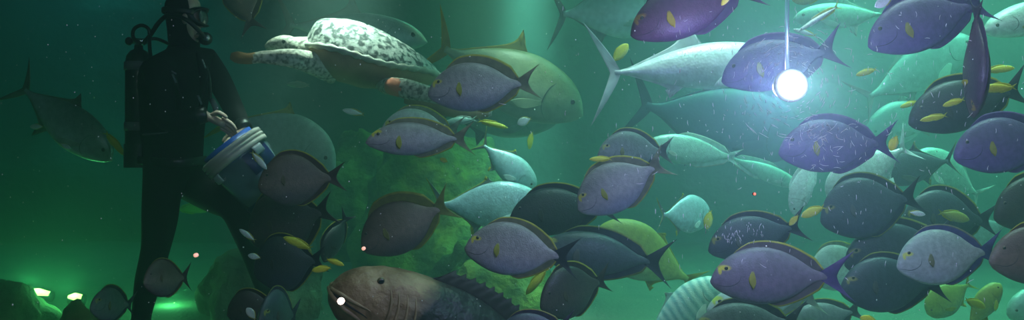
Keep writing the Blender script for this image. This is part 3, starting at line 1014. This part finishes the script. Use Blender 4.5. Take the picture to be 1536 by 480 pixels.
for sd in (-1, 1):
    org = gsurf(.27, sd * 1.75)
    dv = Vector((-.72, sd * .55, -.38)).normalized()
    wv = Vector((.4, 0, -.9))
    wv = (wv - dv * wv.dot(dv)).normalized()
    rows = [[org + dv * (.15 * v * (1 - .2 * abs(u))) + wv * (.065 * u * (.4 + .6 * math.sin(min(1, v * 1.2) * 1.57))) for u in [q / 5 - 1 for q in range(11)]] for v in [q / 7 for q in range(8)]]
    m = MB()
    m.sheet(rows, dv.cross(wv), .004, 0)
    m.build('pectoral_fin', [M_GF, M_GF], gr)
m = MB()
rows = [[GP(.83 + (.145 - .02 * u * u) * v, .001 * math.cos(q * math.pi), u * (.058 + .055 * v)) for q, u in enumerate([q / 8 - 1 for q in range(17)])] for v in [q / 6 for q in range(7)]]
m.sheet(rows, (0, 1, 0), .006, 0)
m.build('tail_fin', [M_GF, M_GF], gr)

# ------------------------------------------------------------------ the turtle
M_SHELL = mottled('turtle_shell', [(.05, .06, .055), (.10, .12, .11), (.36, .40, .35), (.52, .56, .49), (.66, .66, .58)], 24, 10, .65, .5, 40, thick=.008, dist=.25, stops=[.35, .44, .49, .55, .68])
M_RIM = mottled('turtle_rim', [(.30, .32, .27), (.52, .52, .44), (.34, .27, .16)], 8, 6, .6, .3, 30, thick=.005)
M_PLAS = mottled('turtle_belly', [(.26, .17, .09), (.42, .29, .16), (.52, .37, .21)], 4, 5, .7, .35, 18, thick=.01)
M_TSK = mottled('turtle_skin', [(.12, .11, .08), (.34, .33, .25), (.58, .57, .47)], 40, 3, .7, .5, 50, thick=.006, stops=[.34, .45, .56])
M_TIP = mottled('flipper_tip', [(.22, .11, .03), (.36, .19, .06)], 6, 4, .6, .3)  # orange-brown blade tip, its shade painted into this tone
M_RAW = mottled('red_patch', [(.62, .16, .08), (.80, .28, .16)], 6, 4, .6, .3)
tn, tt_ = at(459, 66, 4.25), at(662, 113, 4.45)
tL = (tn - tt_).length
tf = (tn - tt_) / tL
tu = (Vector((0, 0, 1)) - tf * tf.z).normalized()
tu = Matrix.Rotation(math.radians(-6), 3, tf) @ tu
tl = tu.cross(tf)
tur = empty('sea_turtle', 'big sea turtle with whitish mottled shell gliding over the fish', 'turtle')
tur.matrix_world = Matrix.Translation((tn + tt_) / 2) @ Matrix((tf, tl, tu)).transposed().to_4x4() @ Matrix.Scale(tL, 4)
# shell: u 0 (front) .. 1 (rear point)
WID = [(0, .10, 0), (.04, .22, 0), (.12, .32, 0), (.26, .395, 0), (.42, .41, 0), (.60, .37, 0), (.78, .27, 0), (.90, .16, 0), (.97, .07, 0), (1, .012, 0)]
HGT = [(0, .075, 0), (.04, .175, 0), (.12, .215, 0), (.25, .240, 0), (.40, .235, 0), (.60, .190, 0), (.80, .120, 0), (.93, .055, 0), (1, .008, 0)]


def shell(u, v, k=1.0, dz=0.0):
    w = catmull(WID, u)[0] * k
    h = catmull(HGT, u)[0] * k
    z = h * max(0.0, 1 - abs(v) ** 2.4) ** .80
    # scutes: shallow seams between five plates along the ridge and the plates at their sides
    ph = (u * 5.2) % 1.0
    seam = math.exp(-(min(ph, 1 - ph) / .035) ** 2) + math.exp(-((abs(v) - .36 + .05 * math.sin(u * 32)) / .025) ** 2)
    z -= .010 * seam * (1 if abs(v) < .93 else 0)
    return Vector((.5 - u, w * v, z + dz))


m = MB()
m.grid([[shell(i / 70, math.sin(math.pi / 2 * (k / 30 - 1))) for k in range(61)] for i in range(71)])
m.build('shell', M_SHELL, tur)
loop = []
for k in range(49):
    u = k / 48
    loop.append((u, 1))
for k in range(47, 0, -1):
    loop.append((k / 48, -1))
m = MB()
rows = []
for q, (u, sd) in enumerate(loop):
    c = shell(u, sd)
    out = Vector((.35 * (1 if u < .1 else -.3 if u > .5 else 0), sd, 0)).normalized()
    th = .022 + .006 * math.cos(q * math.pi / 2)
    wob = .012 * math.sin(u * 9)
    rows.append([c + out * (.030 * math.cos(a) * (1.25 if q % 4 == 0 else 1)) + Vector((0, 0, -.012 + wob + th * math.sin(a))) for a in [2 * math.pi * k / 10 for k in range(10)]])
rows.append(rows[0])
m.grid(rows, True)
m.build('shell_rim', M_RIM, tur)
m = MB()
rows = []
for i in range(41):
    u = .01 + .97 * i / 40
    w = catmull(WID, u)[0] * .97
    hb = .215 * max(0.0, math.sin(math.pi * min(1, u * .92 + .06))) ** .6 * (1 - .35 * u)
    rows.append([Vector((.5 - u, w * math.cos(a), -.015 - 1.12 * hb * math.sin(a) ** .7 * (1 + .02 * math.sin(u * 32)))) for a in [math.pi * k / 32 for k in range(33)]])
m.grid(rows)
m.build('belly', M_PLAS, tur)
Mi = tur.matrix_world.inverted()


def TP(px, py, Yd):
    return Mi @ at(px, py, Yd)


def limb(name, pts, mats, matf=0, n=18, sub=6):
    """Limb through (px, py, depth, half-height px, half-thickness m) stations."""
    tab = [(i, *TP(p[0], p[1], p[2]), p[3] * p[2] / F / tL, p[4] / tL) for i, p in enumerate(pts)]
    N_ = (len(pts) - 1) * sub
    cs, rs = [], []
    for q in range(N_ + 1):
        r = catmull(tab, q / sub)
        cs.append(Vector(r[:3]))
        rs.append((r[4], r[3]))
    mm = MB()
    mm.tube(cs, rs, n, 0)
    if callable(matf):
        mm.m = [matf(f, mm) for f in mm.f]
    return mm.build(name, mats, tur)


limb('neck', [(492, 90, 4.30, 32, .18), (464, 80, 4.27, 27, .15), (446, 72, 4.26, 18, .09), (432, 68, 4.26, 11, .06)], M_TSK)
limb('head', [(446, 70, 4.27, 11, .06), (432, 66, 4.26, 13, .066), (420, 66, 4.26, 12, .06), (408, 68, 4.26, 9, .042), (399, 71, 4.26, 4, .018)], M_TSK)
m = MB()
for dy in (-.058, .058):
    m.ball(TP(426, 63, 4.26 + dy), .016, 8, 12)
m.build('eye', M_PUPIL, tur)
limb('front_flipper', [(500, 108, 4.25, 18, .05), (478, 98, 4.14, 18, .06), (456, 91, 4.06, 16, .05), (434, 87, 4.0, 14, .04), (412, 86, 3.98, 11.5, .03), (390, 86, 3.97, 9, .022), (372, 88, 3.96, 8.5, .016), (356, 86, 3.96, 9, .012), (346, 84, 3.96, 5, .006)],
     [M_TSK, M_TIP], lambda f, mm: 1 if sum((mm.v[i].x for i in f)) / len(f) > TP(380, 87, 3.97).x else 0)
limb('hind_flipper', [(566, 122, 4.34, 8, .03), (578, 129, 4.14, 12, .035), (592, 130, 4.06, 14, .045), (612, 134, 4.02, 15, .04), (634, 139, 4.0, 13, .03), (660, 146, 4.0, 11, .02), (690, 152, 4.0, 10, .012), (705, 156, 4.0, 4, .006)],
     [M_TSK, M_RAW], lambda f, mm: 1 if (sum((mm.v[i] for i in f), Vector()) / len(f) - TP(588, 131, 4.02)).length < .075 else 0)
limb('hind_flipper', [(610, 146, 4.3, 10, .04), (650, 158, 4.28, 13, .035), (690, 164, 4.26, 13, .025), (722, 167, 4.25, 12, .016), (738, 169, 4.25, 5, .008)],
     [M_PLAS, M_RIM], lambda f, mm: 1 if sum((mm.v[i].x for i in f)) / len(f) < TP(733, 168, 4.25).x else 0)
# ------------------------------------------------------------------ the diver
M_SKIN = mottled('skin', [(.50, .33, .25), (.66, .47, .38)], 14, 3, .5, .15, 60, thick=.002)
M_SUIT = mottled('wetsuit', [(.006, .007, .008), (.011, .012, .013)], 20, 4, .8, .3, 80, thick=.002, spec=.15)
M_VEST = mottled('vest_cloth', [(.008, .009, .010), (.014, .015, .016)], 30, 3, .8, .4, 120, thick=.002, spec=.15)
M_RUBB = new_mat('black_rubber', (.010, .011, .012), .35)
M_TANK = new_mat('tank_paint', (.016, .018, .020), .30, .2)
M_CHROM = new_mat('chrome', (.75, .78, .80), .12, 1.0)
M_GREY = new_mat('grey_webbing', (.16, .17, .18), .5)
M_GLASS = new_mat('mask_glass', (.10, .14, .15), .05, trans=.4)


def skin_obj(name, verts, edges, mats, sub=2, parent=None, post=None):
    """Continuous surface grown round a skeleton; verts = (point, radius or (rx, ry))."""
    me = bpy.data.meshes.new(name)
    me.from_pydata([tuple(v[0]) for v in verts], edges, [])
    o = bpy.data.objects.new(name, me)
    COL.objects.link(o)
    o.modifiers.new('skin', 'SKIN').use_smooth_shade = True
    sv = me.skin_vertices[0].data
    for i, v in enumerate(verts):
        r = v[1] if isinstance(v[1], (tuple, list)) else (v[1], v[1])
        sv[i].radius = r
        sv[i].use_root = (i == 0)
    sb = o.modifiers.new('subdivision', 'SUBSURF')
    sb.levels = sub
    sb.render_levels = sub
    dg = bpy.context.evaluated_depsgraph_get()
    ev = o.evaluated_get(dg)
    nm = bpy.data.meshes.new_from_object(ev)
    bpy.data.objects.remove(o)
    bpy.data.meshes.remove(me)
    return nm


def mesh_obj(name, meshes, mats, parent, matf=None):
    bm = bmesh.new()
    for q in meshes:
        bm.from_mesh(q)
    me = bpy.data.meshes.new(name)
    bm.to_mesh(me)
    bm.free()
    for q in meshes:
        bpy.data.meshes.remove(q)
    me.materials.clear()
    for q in mats:
        me.materials.append(q)
    me.polygons.foreach_set('use_smooth', [True] * len(me.polygons))
    me.polygons.foreach_set('material_index', [matf(p.center) if matf else 0 for p in me.polygons])
    o = bpy.data.objects.new(name, me)
    COL.objects.link(o)
    o.parent = parent
    return o


DY = 4.1
div = empty('person', 'scuba diver in a black wetsuit reaching into a feed bucket', 'person')


def D(px, py, dy=0.0):
    """Point of the diver: pixel at 4.1 m, then moved dy along the line of sight."""
    return at(px, py, DY + dy)


JN = {
    'pelvis': (D(262, 262), (.125, .14)), 'waist': (D(260, 218), (.120, .135)), 'chest': (D(260, 158), (.145, .17)), 'upper': (D(264, 108), (.135, .17)),
    'neck': (D(274, 72), .066), 'jaw': (D(281, 50), (.072, .070)), 'skull': (D(280, 14), (.094, .082)), 'crown': (D(276, -8), (.075, .068)),
    'r_sh': (D(238, 104, -.19), .072), 'r_el': (D(246, 186, -.27), .050), 'r_fo': (D(276, 180, -.25), .046), 'r_wr': (D(305, 172, -.23), .030),
    'l_sh': (D(312, 92, .12), .068), 'l_up': (D(333, 128, .10), .054), 'l_el': (D(353, 168, .06), .045), 'l_wr': (D(366, 192, -.10), .030),
    'r_hip': (D(245, 276, -.10), .100), 'r_th': (D(241, 322, -.11), .085), 'r_kn': (D(234, 372, -.10), .062), 'r_ca': (D(222, 420, -.06), .058), 'r_an': (D(212, 474, -.02), .040),
    'l_hip': (D(284, 272, .08), .098), 'l_th': (D(316, 292, -.08), .080), 'l_kn': (D(352, 312, -.22), .062), 'l_ca': (D(378, 372, -.10), .054), 'l_an': (D(398, 436, .05), .038),
    'r_he': (D(209, 505, 0), .045), 'l_he': (D(404, 466, .06), .042),
}
KEY = list(JN)
ED = [('pelvis', 'waist'), ('waist', 'chest'), ('chest', 'upper'), ('upper', 'neck'), ('neck', 'jaw'), ('jaw', 'skull'), ('skull', 'crown'),
      ('upper', 'r_sh'), ('r_sh', 'r_el'), ('r_el', 'r_fo'), ('r_fo', 'r_wr'), ('upper', 'l_sh'), ('l_sh', 'l_up'), ('l_up', 'l_el'), ('l_el', 'l_wr'),
      ('pelvis', 'r_hip'), ('r_hip', 'r_th'), ('r_th', 'r_kn'), ('r_kn', 'r_ca'), ('r_ca', 'r_an'), ('r_an', 'r_he'),
      ('pelvis', 'l_hip'), ('l_hip', 'l_th'), ('l_th', 'l_kn'), ('l_kn', 'l_ca'), ('l_ca', 'l_an'), ('l_an', 'l_he')]
vb = [JN[k] for k in KEY]
eb = [(KEY.index(a), KEY.index(b)) for a, b in ED]
# hands: palm, four fingers, thumb as continued chains of the same skeleton
hand_meshes = []


def hand(wrist, palm_dir, side, curl, tips, thumb):
    """Palm from the wrist along palm_dir, fingers fanned along side and bent along curl."""
    pd, sd, cu = Vector(palm_dir).normalized(), Vector(side).normalized(), Vector(curl).normalized()
    w = Vector(wrist)
    K_ = 1.18
    pm = w + pd * .055 * K_
    pe = w + pd * .088 * K_
    hv = [(w - pd * .03, .028), (w, (.026, .022)), (pm, (.042, .022)), (pe, (.044, .019))]
    hand_meshes.append(skin_obj('h', hv, [(0, 1), (1, 2), (2, 3)], None, 2))
    for q, (k, ln) in enumerate(zip((-1.5, -.5, .5, 1.5), tips)):
        b = w + pd * .078 * K_ + sd * (k * .0215)
        d1 = (pd + cu * .25 + sd * k * .04).normalized()
        d2 = (pd * .75 + cu * .75).normalized()
        d3 = (pd * .35 + cu).normalized()
        p1 = b + d1 * ln * .48 * K_
        p2 = p1 + d2 * ln * .32 * K_
        p3 = p2 + d3 * ln * .25 * K_
        hand_meshes.append(skin_obj('f', [(b - pd * .02, .0105), (b, .0105), (p1, .0095), (p2, .0085), (p3, .0070)], [(0, 1), (1, 2), (2, 3), (3, 4)], None, 2))
    b = w + pd * .028 + sd * thumb * .026
    t1 = b + (pd * .5 + sd * thumb * .9 + cu * .2).normalized() * .040
    t2 = t1 + (pd * .9 + sd * thumb * .3 + cu * .4).normalized() * .032
    t3 = t2 + (pd * .9 + cu * .5).normalized() * .020
    hand_meshes.append(skin_obj('t', [(b - sd * thumb * .012, .014), (b, .0135), (t1, .0115), (t2, .0105), (t3, .008)], [(0, 1), (1, 2), (2, 3), (3, 4)], None, 2))


hand(D(310, 174, -.23), (.86, .10, -.42), (.30, -.50, .62), (.12, .25, -1), (.074, .082, .078, .062), 1)
hand(D(366, 193, -.10), (-.35, -.55, -.65), (.75, -.30, -.15), (-.35, .35, -.9), (.070, .078, .074, .058), -1)
body_mesh = skin_obj('b', vb, eb, None, 2)
suit_mesh = body_mesh.copy()
# face: nose, brow, ears
fm = MB()
fx = D(303, 32)
fm.ball(D(302, 34, -.01), (.020, .016, .024), 8, 10)
fm.ball(D(297, 55, -.01), (.022, .030, .012), 8, 10)
fm.ball(D(277, 28, -.082), (.016, .010, .028), 8, 10)
fm.ball(D(277, 28, .082), (.016, .010, .028), 8, 10)
tmp = fm.build('face_bits', M_SKIN)
fmesh = tmp.data.copy()
bpy.data.objects.remove(tmp)
mesh_obj('body', [body_mesh, fmesh] + hand_meshes, [M_SKIN], div)
# wetsuit over the same skeleton
bm = bmesh.new()
bm.from_mesh(suit_mesh)
bm.normal_update()
for v in bm.verts:
    v.co += v.normal * .010
zn = D(0, 62).z
kill = [f for f in bm.faces if f.calc_center_median().z > zn or any((f.calc_center_median() - JN[k][0]).length < .030 for k in ('r_wr', 'l_wr'))]
bmesh.ops.delete(bm, geom=kill, context='FACES')
bm.to_mesh(suit_mesh)
bm.free()
mesh_obj('wetsuit', [suit_mesh], [M_SUIT], div)
hood = skin_obj('hd', [(D(276, 76), .088), (D(277, 54), (.086, .082)), (D(274, 16), (.106, .094)), (D(271, -8), (.088, .082))], [(0, 1), (1, 2), (2, 3)], None, 3)
o = mesh_obj('hood', [hood], [M_SUIT], div)
bm = bmesh.new()
bm.from_mesh(o.data)
fc, fl = D(306, 40, -.02), .062
bmesh.ops.delete(bm, geom=[f for f in bm.faces if (f.calc_center_median() - fc).length < .085], context='FACES')
for v in bm.verts:
    if v.is_boundary and (v.co - fc).length < .12:
        v.co = fc + (v.co - fc).normalized() * .086
bm.to_mesh(o.data)
bm.free()
# cuffs of the sleeves
for a, b in (('r_fo', 'r_wr'), ('l_el', 'l_wr')):
    p0, p1 = JN[a][0], JN[b][0]
    d = (p1 - p0).normalized()
    m = MB()
    m.tube([p1 - d * .075, p1 - d * .03, p1 + d * .012, p1 + d * .020], [.036, .042, .041, .034], 18)
    m.build('cuff', M_RUBB, div)
# mask
m = MB()
mx_ = D(302, 26)
m.grid([[mx_ + Vector((.014 * q + .02 - .05 * math.sin(a) ** 2, .076 * math.sin(a) * k, .046 * math.cos(a) * k)) for a in [2 * math.pi * i / 28 for i in range(28)]] for q, k in ((-1.6, 1.12), (0, 1.08), (1.2, 1.0), (1.2, .86), (.2, .84))], True)
m.build('mask_frame', M_RUBB, div)
m = MB()
m.ball(mx_ + Vector((.012, 0, 0)), (.010, .062, .038), 8, 18)
m.build('mask_lens', M_GLASS, div)
m = MB()
m.tube([D(277, 20) + Vector((.108 * math.cos(a), .104 * math.sin(a), -.01 * math.cos(a))) for a in [math.pi * (.25 + 1.5 * i / 24) for i in range(25)]], [(.003, .014)] * 25, 8)
m.build('mask_strap', M_RUBB, div)
m = MB()
m.ball(D(308, 58, -.02), (.034, .040, .034), 10, 16)
m.tube([D(296, 54, -.01), D(308, 58, -.02)], .018, 12)
m.build('regulator', M_RUBB, div)
m = MB()
m.ball(D(309, 57, -.065), (.018, .008, .018), 8, 14)
m.build('regulator_button', M_CHROM, div)
# vest with straps, pockets and buckles
vest = skin_obj('v', [(D(256, 236), (.140, .155)), (D(256, 200), (.150, .162)), (D(256, 150), (.162, .190)), (D(260, 108), (.150, .188)), (D(266, 84), (.100, .150))], [(0, 1), (1, 2), (2, 3), (3, 4)], None, 2)
mesh_obj('buoyancy_vest', [vest], [M_VEST], div)
for pts, r in (([D(250, 92, -.19), D(262, 118, -.225), D(270, 150, -.215), D(268, 196, -.19)], .016), ([D(300, 80, -.10), D(306, 112, -.14), D(300, 160, -.16), D(296, 200, -.15)], .016)):
    m = MB()
    m.tube(pts, [(.022, .006)] * 4, 8)
    m.build('shoulder_strap', M_VEST, div)
for px, py, dy in ((262, 118, -.232), (306, 96, -.135), (246, 130, -.215), (300, 150, -.175)):
    m = MB()
    c = D(px, py, dy)
    m.tube([c + Vector((-.010, 0, .022)), c + Vector((.008, 0, -.020))], [(.012, .004), (.012, .004)], 8)
    m.build('buckle', M_GREY, div)
for pts in ([D(226, 108, -.20), D(234, 128, -.215), D(240, 150, -.215)], [D(240, 98, -.205), D(256, 106, -.215), D(264, 111, -.225)], [D(214, 202, -.17), D(238, 200, -.19), D(252, 198, -.19)]):
    m = MB()
    m.tube(pts, .0045, 6)
    m.build('zip_trim', M_GREY, div)
m = MB()
m.tube([D(206, 240, -.06), D(240, 244, -.20), D(275, 244, -.19), D(310, 240, -.06)], [(.006, .022)] * 4, 8)
m.build('weight_belt', M_RUBB, div)
# air tank on the back
tc = Vector((D(208, 150, .0).x, DY + .0, 0))
m = MB()
zt, zb_ = D(0, 74).z, D(0, 247).z
tr_ = .064
prof = [(0.012, zb_), (.035, zb_ + .006), (.055, zb_ + .022), (tr_, zb_ + .05), (tr_, zt - .07), (.058, zt - .035), (.040, zt - .010), (.022, zt), (.020, zt + .02)]
g = m.grid([[Vector((tc.x + r * math.cos(2 * math.pi * k / 28), tc.y + r * math.sin(2 * math.pi * k / 28), z)) for k in range(28)] for r, z in prof], True)
m.cap([g + k for k in range(28)], (tc.x, tc.y, zb_))
m.cap([g + 8 * 28 + k for k in range(28)], (tc.x, tc.y, zt + .02), True)
m.build('air_tank', M_TANK, div)
m = MB()
for zz in (zb_ + .06,):
    m.grid([[Vector((tc.x + (tr_ + .006) * math.cos(2 * math.pi * k / 28), tc.y + (tr_ + .006) * math.sin(2 * math.pi * k / 28), zz + d)) for k in range(28)] for d in (-.075, -.03, .04, .045)], True)
m.build('tank_boot', M_RUBB, div)
for zz in (D(0, 100).z, D(0, 190).z):
    m = MB()
    m.grid([[Vector((tc.x + rr * math.cos(2 * math.pi * k / 28), tc.y + rr * math.sin(2 * math.pi * k / 28), zz + d)) for k in range(28)] for rr, d in ((tr_, -.022), (tr_ + .005, -.02), (tr_ + .005, .02), (tr_, .022))], True)
    m.build('tank_band', M_GREY, div)
m = MB()
m.tube([Vector((tc.x, tc.y, zt + .01)), Vector((tc.x, tc.y, zt + .055))], .019, 14)
m.tube([Vector((tc.x - .035, tc.y - .01, zt + .04)), Vector((tc.x + .045, tc.y - .01, zt + .04))], .015, 12)
m.build('tank_valve', M_CHROM, div)
m = MB()
m.ball(Vector((tc.x - .045, tc.y - .01, zt + .04)), (.018, .022, .022), 8, 12)
m.build('valve_knob', M_RUBB, div)


def hose(pts, r):
    n_ = (len(pts) - 1) * 8
    tab = [(i, *p) for i, p in enumerate(pts)]
    m = MB()
    m.tube([Vector(catmull(tab, q / 8)) for q in range(n_ + 1)], r, 10)
    m.build('hose', M_RUBB, div)


hose([D(216, 64, -.02), D(226, 52, -.06), D(240, 32, -.10), D(256, 22, -.13), D(280, 30, -.15), D(300, 48, -.11), D(307, 57, -.05)], .011)
hose([D(210, 66, -.03), D(200, 56, -.06), D(201, 44, -.07), D(212, 38, -.07), D(223, 44, -.07), D(224, 60, -.08), D(226, 84, -.17), D(236, 120, -.21), D(244, 160, -.20)], .009)
hose([D(214, 66, .03), D(232, 58, .05), D(262, 70, .10), D(296, 84, .02), D(312, 110, -.05), D(316, 150, -.10)], .009)
m = MB()
m.tube([D(318, 150, -.11), D(323, 160, -.12), D(324, 168, -.12)], [.014, .016, .012], 10)
m.build('inflator', M_GREY, div)
# boots
for a, b, c in ((D(212, 468, -.02), D(208, 505, 0), Vector((.16, -.05, -.02))), (D(396, 432, .05), D(404, 466, .06), Vector((.15, -.03, -.05)))):
    bt = skin_obj('bt', [(a, .054), (b, .056), (b + Vector((0.01, 0, -.03)), .05), (b + c * .55 + Vector((0, 0, -.02)), (.046, .036)), (b + c + Vector((0, 0, -.025)), (.044, .024))], [(0, 1), (1, 2), (2, 3), (3, 4)], None, 2)
    mesh_obj('boot', [bt], [M_RUBB], div)
bpy.context.view_layer.update()

# ------------------------------------------------------------------ the feed bucket
M_CREAM = mottled('cream_plastic', [(.50, .46, .40), (.62, .58, .52)], 9, 3, .35, .05, 40, thick=.001)
M_TUB = new_mat('tub_plastic', (.20, .28, .34), .25, trans=.45)
M_NAVY = new_mat('navy_plastic', (.012, .020, .10), .35)
M_BLUE = new_mat('blue_liner', (.03, .10, .42), .35)
M_CLIP = new_mat('pale_clip', (.55, .58, .62), .35)
bc = at(352, 229, 3.80)
ax = Vector((.62, .15, -.787)).normalized()
bu = empty('feed_bucket', 'tilted round feed tub with a cream rim and pale clips, held by the diver', 'bucket', None, (0, 0, 0))
bx_ = ax.cross(Vector((0, 1, 0))).normalized()
by_ = ax.cross(bx_).normalized()
bu.matrix_world = Matrix.Translation(bc) @ Matrix((bx_, by_, ax)).transposed().to_4x4()


def lathe(prof, n=40):
    m = MB()
    m.grid([[Vector((r * math.cos(2 * math.pi * k / n), r * math.sin(2 * math.pi * k / n), z)) for k in range(n)] for r, z in prof], True)
    return m


R0 = .156
lathe([(R0 - .022, -.02), (R0 - .004, -.033), (R0 + .006, -.028), (R0 + .007, -.012), (R0 + .001, -.010), (R0 + .001, -.006), (R0 + .007, -.004), (R0 + .007, .006), (R0 + .001, .008), (R0 + .001, .012), (R0 + .007, .014), (R0 + .006, .034), (R0 - .006, .036), (R0 - .020, .03), (R0 - .022, -.02)]).build('rim', M_CREAM, bu)
lathe([(R0 - .012, .02), (R0 - .010, .05), (R0 - .024, .17), (R0 - .030, .25), (R0 - .034, .25), (R0 - .028, .17), (R0 - .015, .04)]).build('tub', M_TUB, bu)
g = lathe([(R0 - .030, .245), (R0 - .026, .25), (R0 - .030, .33), (R0 - .045, .345)])
g.cap([3 * 40 + k for k in range(40)], (0, 0, .348), True)
g.build('tub_base', M_NAVY, bu)
lathe([(R0 - .03, -.055), (R0 - .026, -.055), (R0 - .022, .03), (R0 - .030, .03)]).build('liner', M_BLUE, bu)
m = MB()
m.grid([[Vector((r * math.cos(a), r * math.sin(a), z)) for a in [math.pi * (.06 + .34 * i / 12) for i in range(13)]] for r, z in ((R0 - .012, .04), (R0 - .008, .05), (R0 - .012, .14), (R0 - .02, .15))])
m.build('side_panel', M_NAVY, bu)
for ang in (42, 128, 222, 308):
    m = MB()
    a0 = math.radians(ang)
    rows = []
    for q in range(7):
        a = a0 + (q / 6 - .5) * .30
        rows.append([Vector(((R0 + dr) * math.cos(a), (R0 + dr) * math.sin(a), z)) for dr, z in ((.002, .040), (.012, .038), (.016, .050), (.014, .078), (.004, .082), (-.010, .070))])
    m.sheet(rows, (math.cos(a0), math.sin(a0), 0), .003, 0)
    m.build('clip', M_CLIP, bu)

# ------------------------------------------------------------------ what floats in the water and what marks the window
M_SPECK = new_mat('speck', (.75, .80, .75), .6)
m = MB()
rs = random.Random(5)
for i in range(620):
    Yd = PANE_Y + .15 + 3.6 * rs.random() ** 1.3
    px, py = rs.uniform(0, 1536), 480 * rs.random() ** 1.15
    if (px > 600 and py > 330 and Yd > 4.6) or abs(px - 1255) < 16:
        continue
    r = rs.uniform(.35, .95) * Yd / F * (1.5 if rs.random() < .06 else 1)
    m.ball(at(px, py, Yd), (r, r, r * rs.uniform(.8, 1.5)), 4, 6)
tag(m.build('floating_specks', M_SPECK), 'tiny pale specks of food and dust drifting in the tank water', 'particles', kind='stuff')

ms_ = bpy.data.materials.new('scratch')
nt, N, L = nodes(ms_)
dn = N.new('ShaderNodeBsdfDiffuse')
dn.inputs['Color'].default_value = (.7, .7, .75, 1)
tn_ = N.new('ShaderNodeBsdfTranslucent')
tn_.inputs['Color'].default_value = (.9, .9, .95, 1)
mxs = N.new('ShaderNodeMixShader')
mxs.inputs[0].default_value = .85
L.new(dn.outputs[0], mxs.inputs[1])
L.new(tn_.outputs[0], mxs.inputs[2])
L.new(mxs.outputs[0], N['Material Output'].inputs['Surface'])
m = MB()
YS = PANE_Y - .062


def scratch(px, py, ang, ln, w):
    """A hair-thin raised sliver lying on the dry face of the acrylic."""
    k = YS / F
    c = at(px, py, YS)
    d = Vector((math.cos(ang), 0, math.sin(ang)))
    q = Vector((-d.z, 0, d.x))
    bend_ = rs.uniform(-.12, .12) * ln
    pts = [c + d * (ln * k * t) + q * (bend_ * k * (1 - 4 * t * t)) for t in (-.5, -.2, .1, .5)]
    m.tube(pts, [(w * k * .4, .0003), (w * k, .0005), (w * k, .0005), (w * k * .3, .0003)], 4)


for i in range(420):
    px, py = rs.gauss(1225, 150), rs.gauss(165, 100)
    if rs.random() < .75:
        a = math.pi / 2 + rs.gauss(0, .18)
        ln = rs.uniform(2, 9)
    else:
        a = rs.uniform(0, math.pi)
        ln = rs.uniform(3, 12)
    scratch(px, py, a, ln, rs.uniform(.25, .75))
for i in range(120):        # fine polishing rings caught by the lamp
    r = 30 + 62 * rs.random() ** 1.3
    a = rs.uniform(0, 2 * math.pi)
    scratch(1187 + r * math.cos(a), 128 - r * math.sin(a), a + math.pi / 2, rs.uniform(5, 14) * r / 60, rs.uniform(.14, .3))
for i in range(60):
    scratch(rs.gauss(1240, 26), rs.gauss(216, 20), rs.uniform(0, math.pi), rs.uniform(3, 14), rs.uniform(.3, .7))
for i in range(50):
    scratch(rs.gauss(1108, 20), rs.gauss(352, 8), rs.uniform(1.1, 2.0), rs.uniform(2, 7), rs.uniform(.3, .9))
o = m.build('scratches', ms_, pane)
o['kind'] = 'structure'
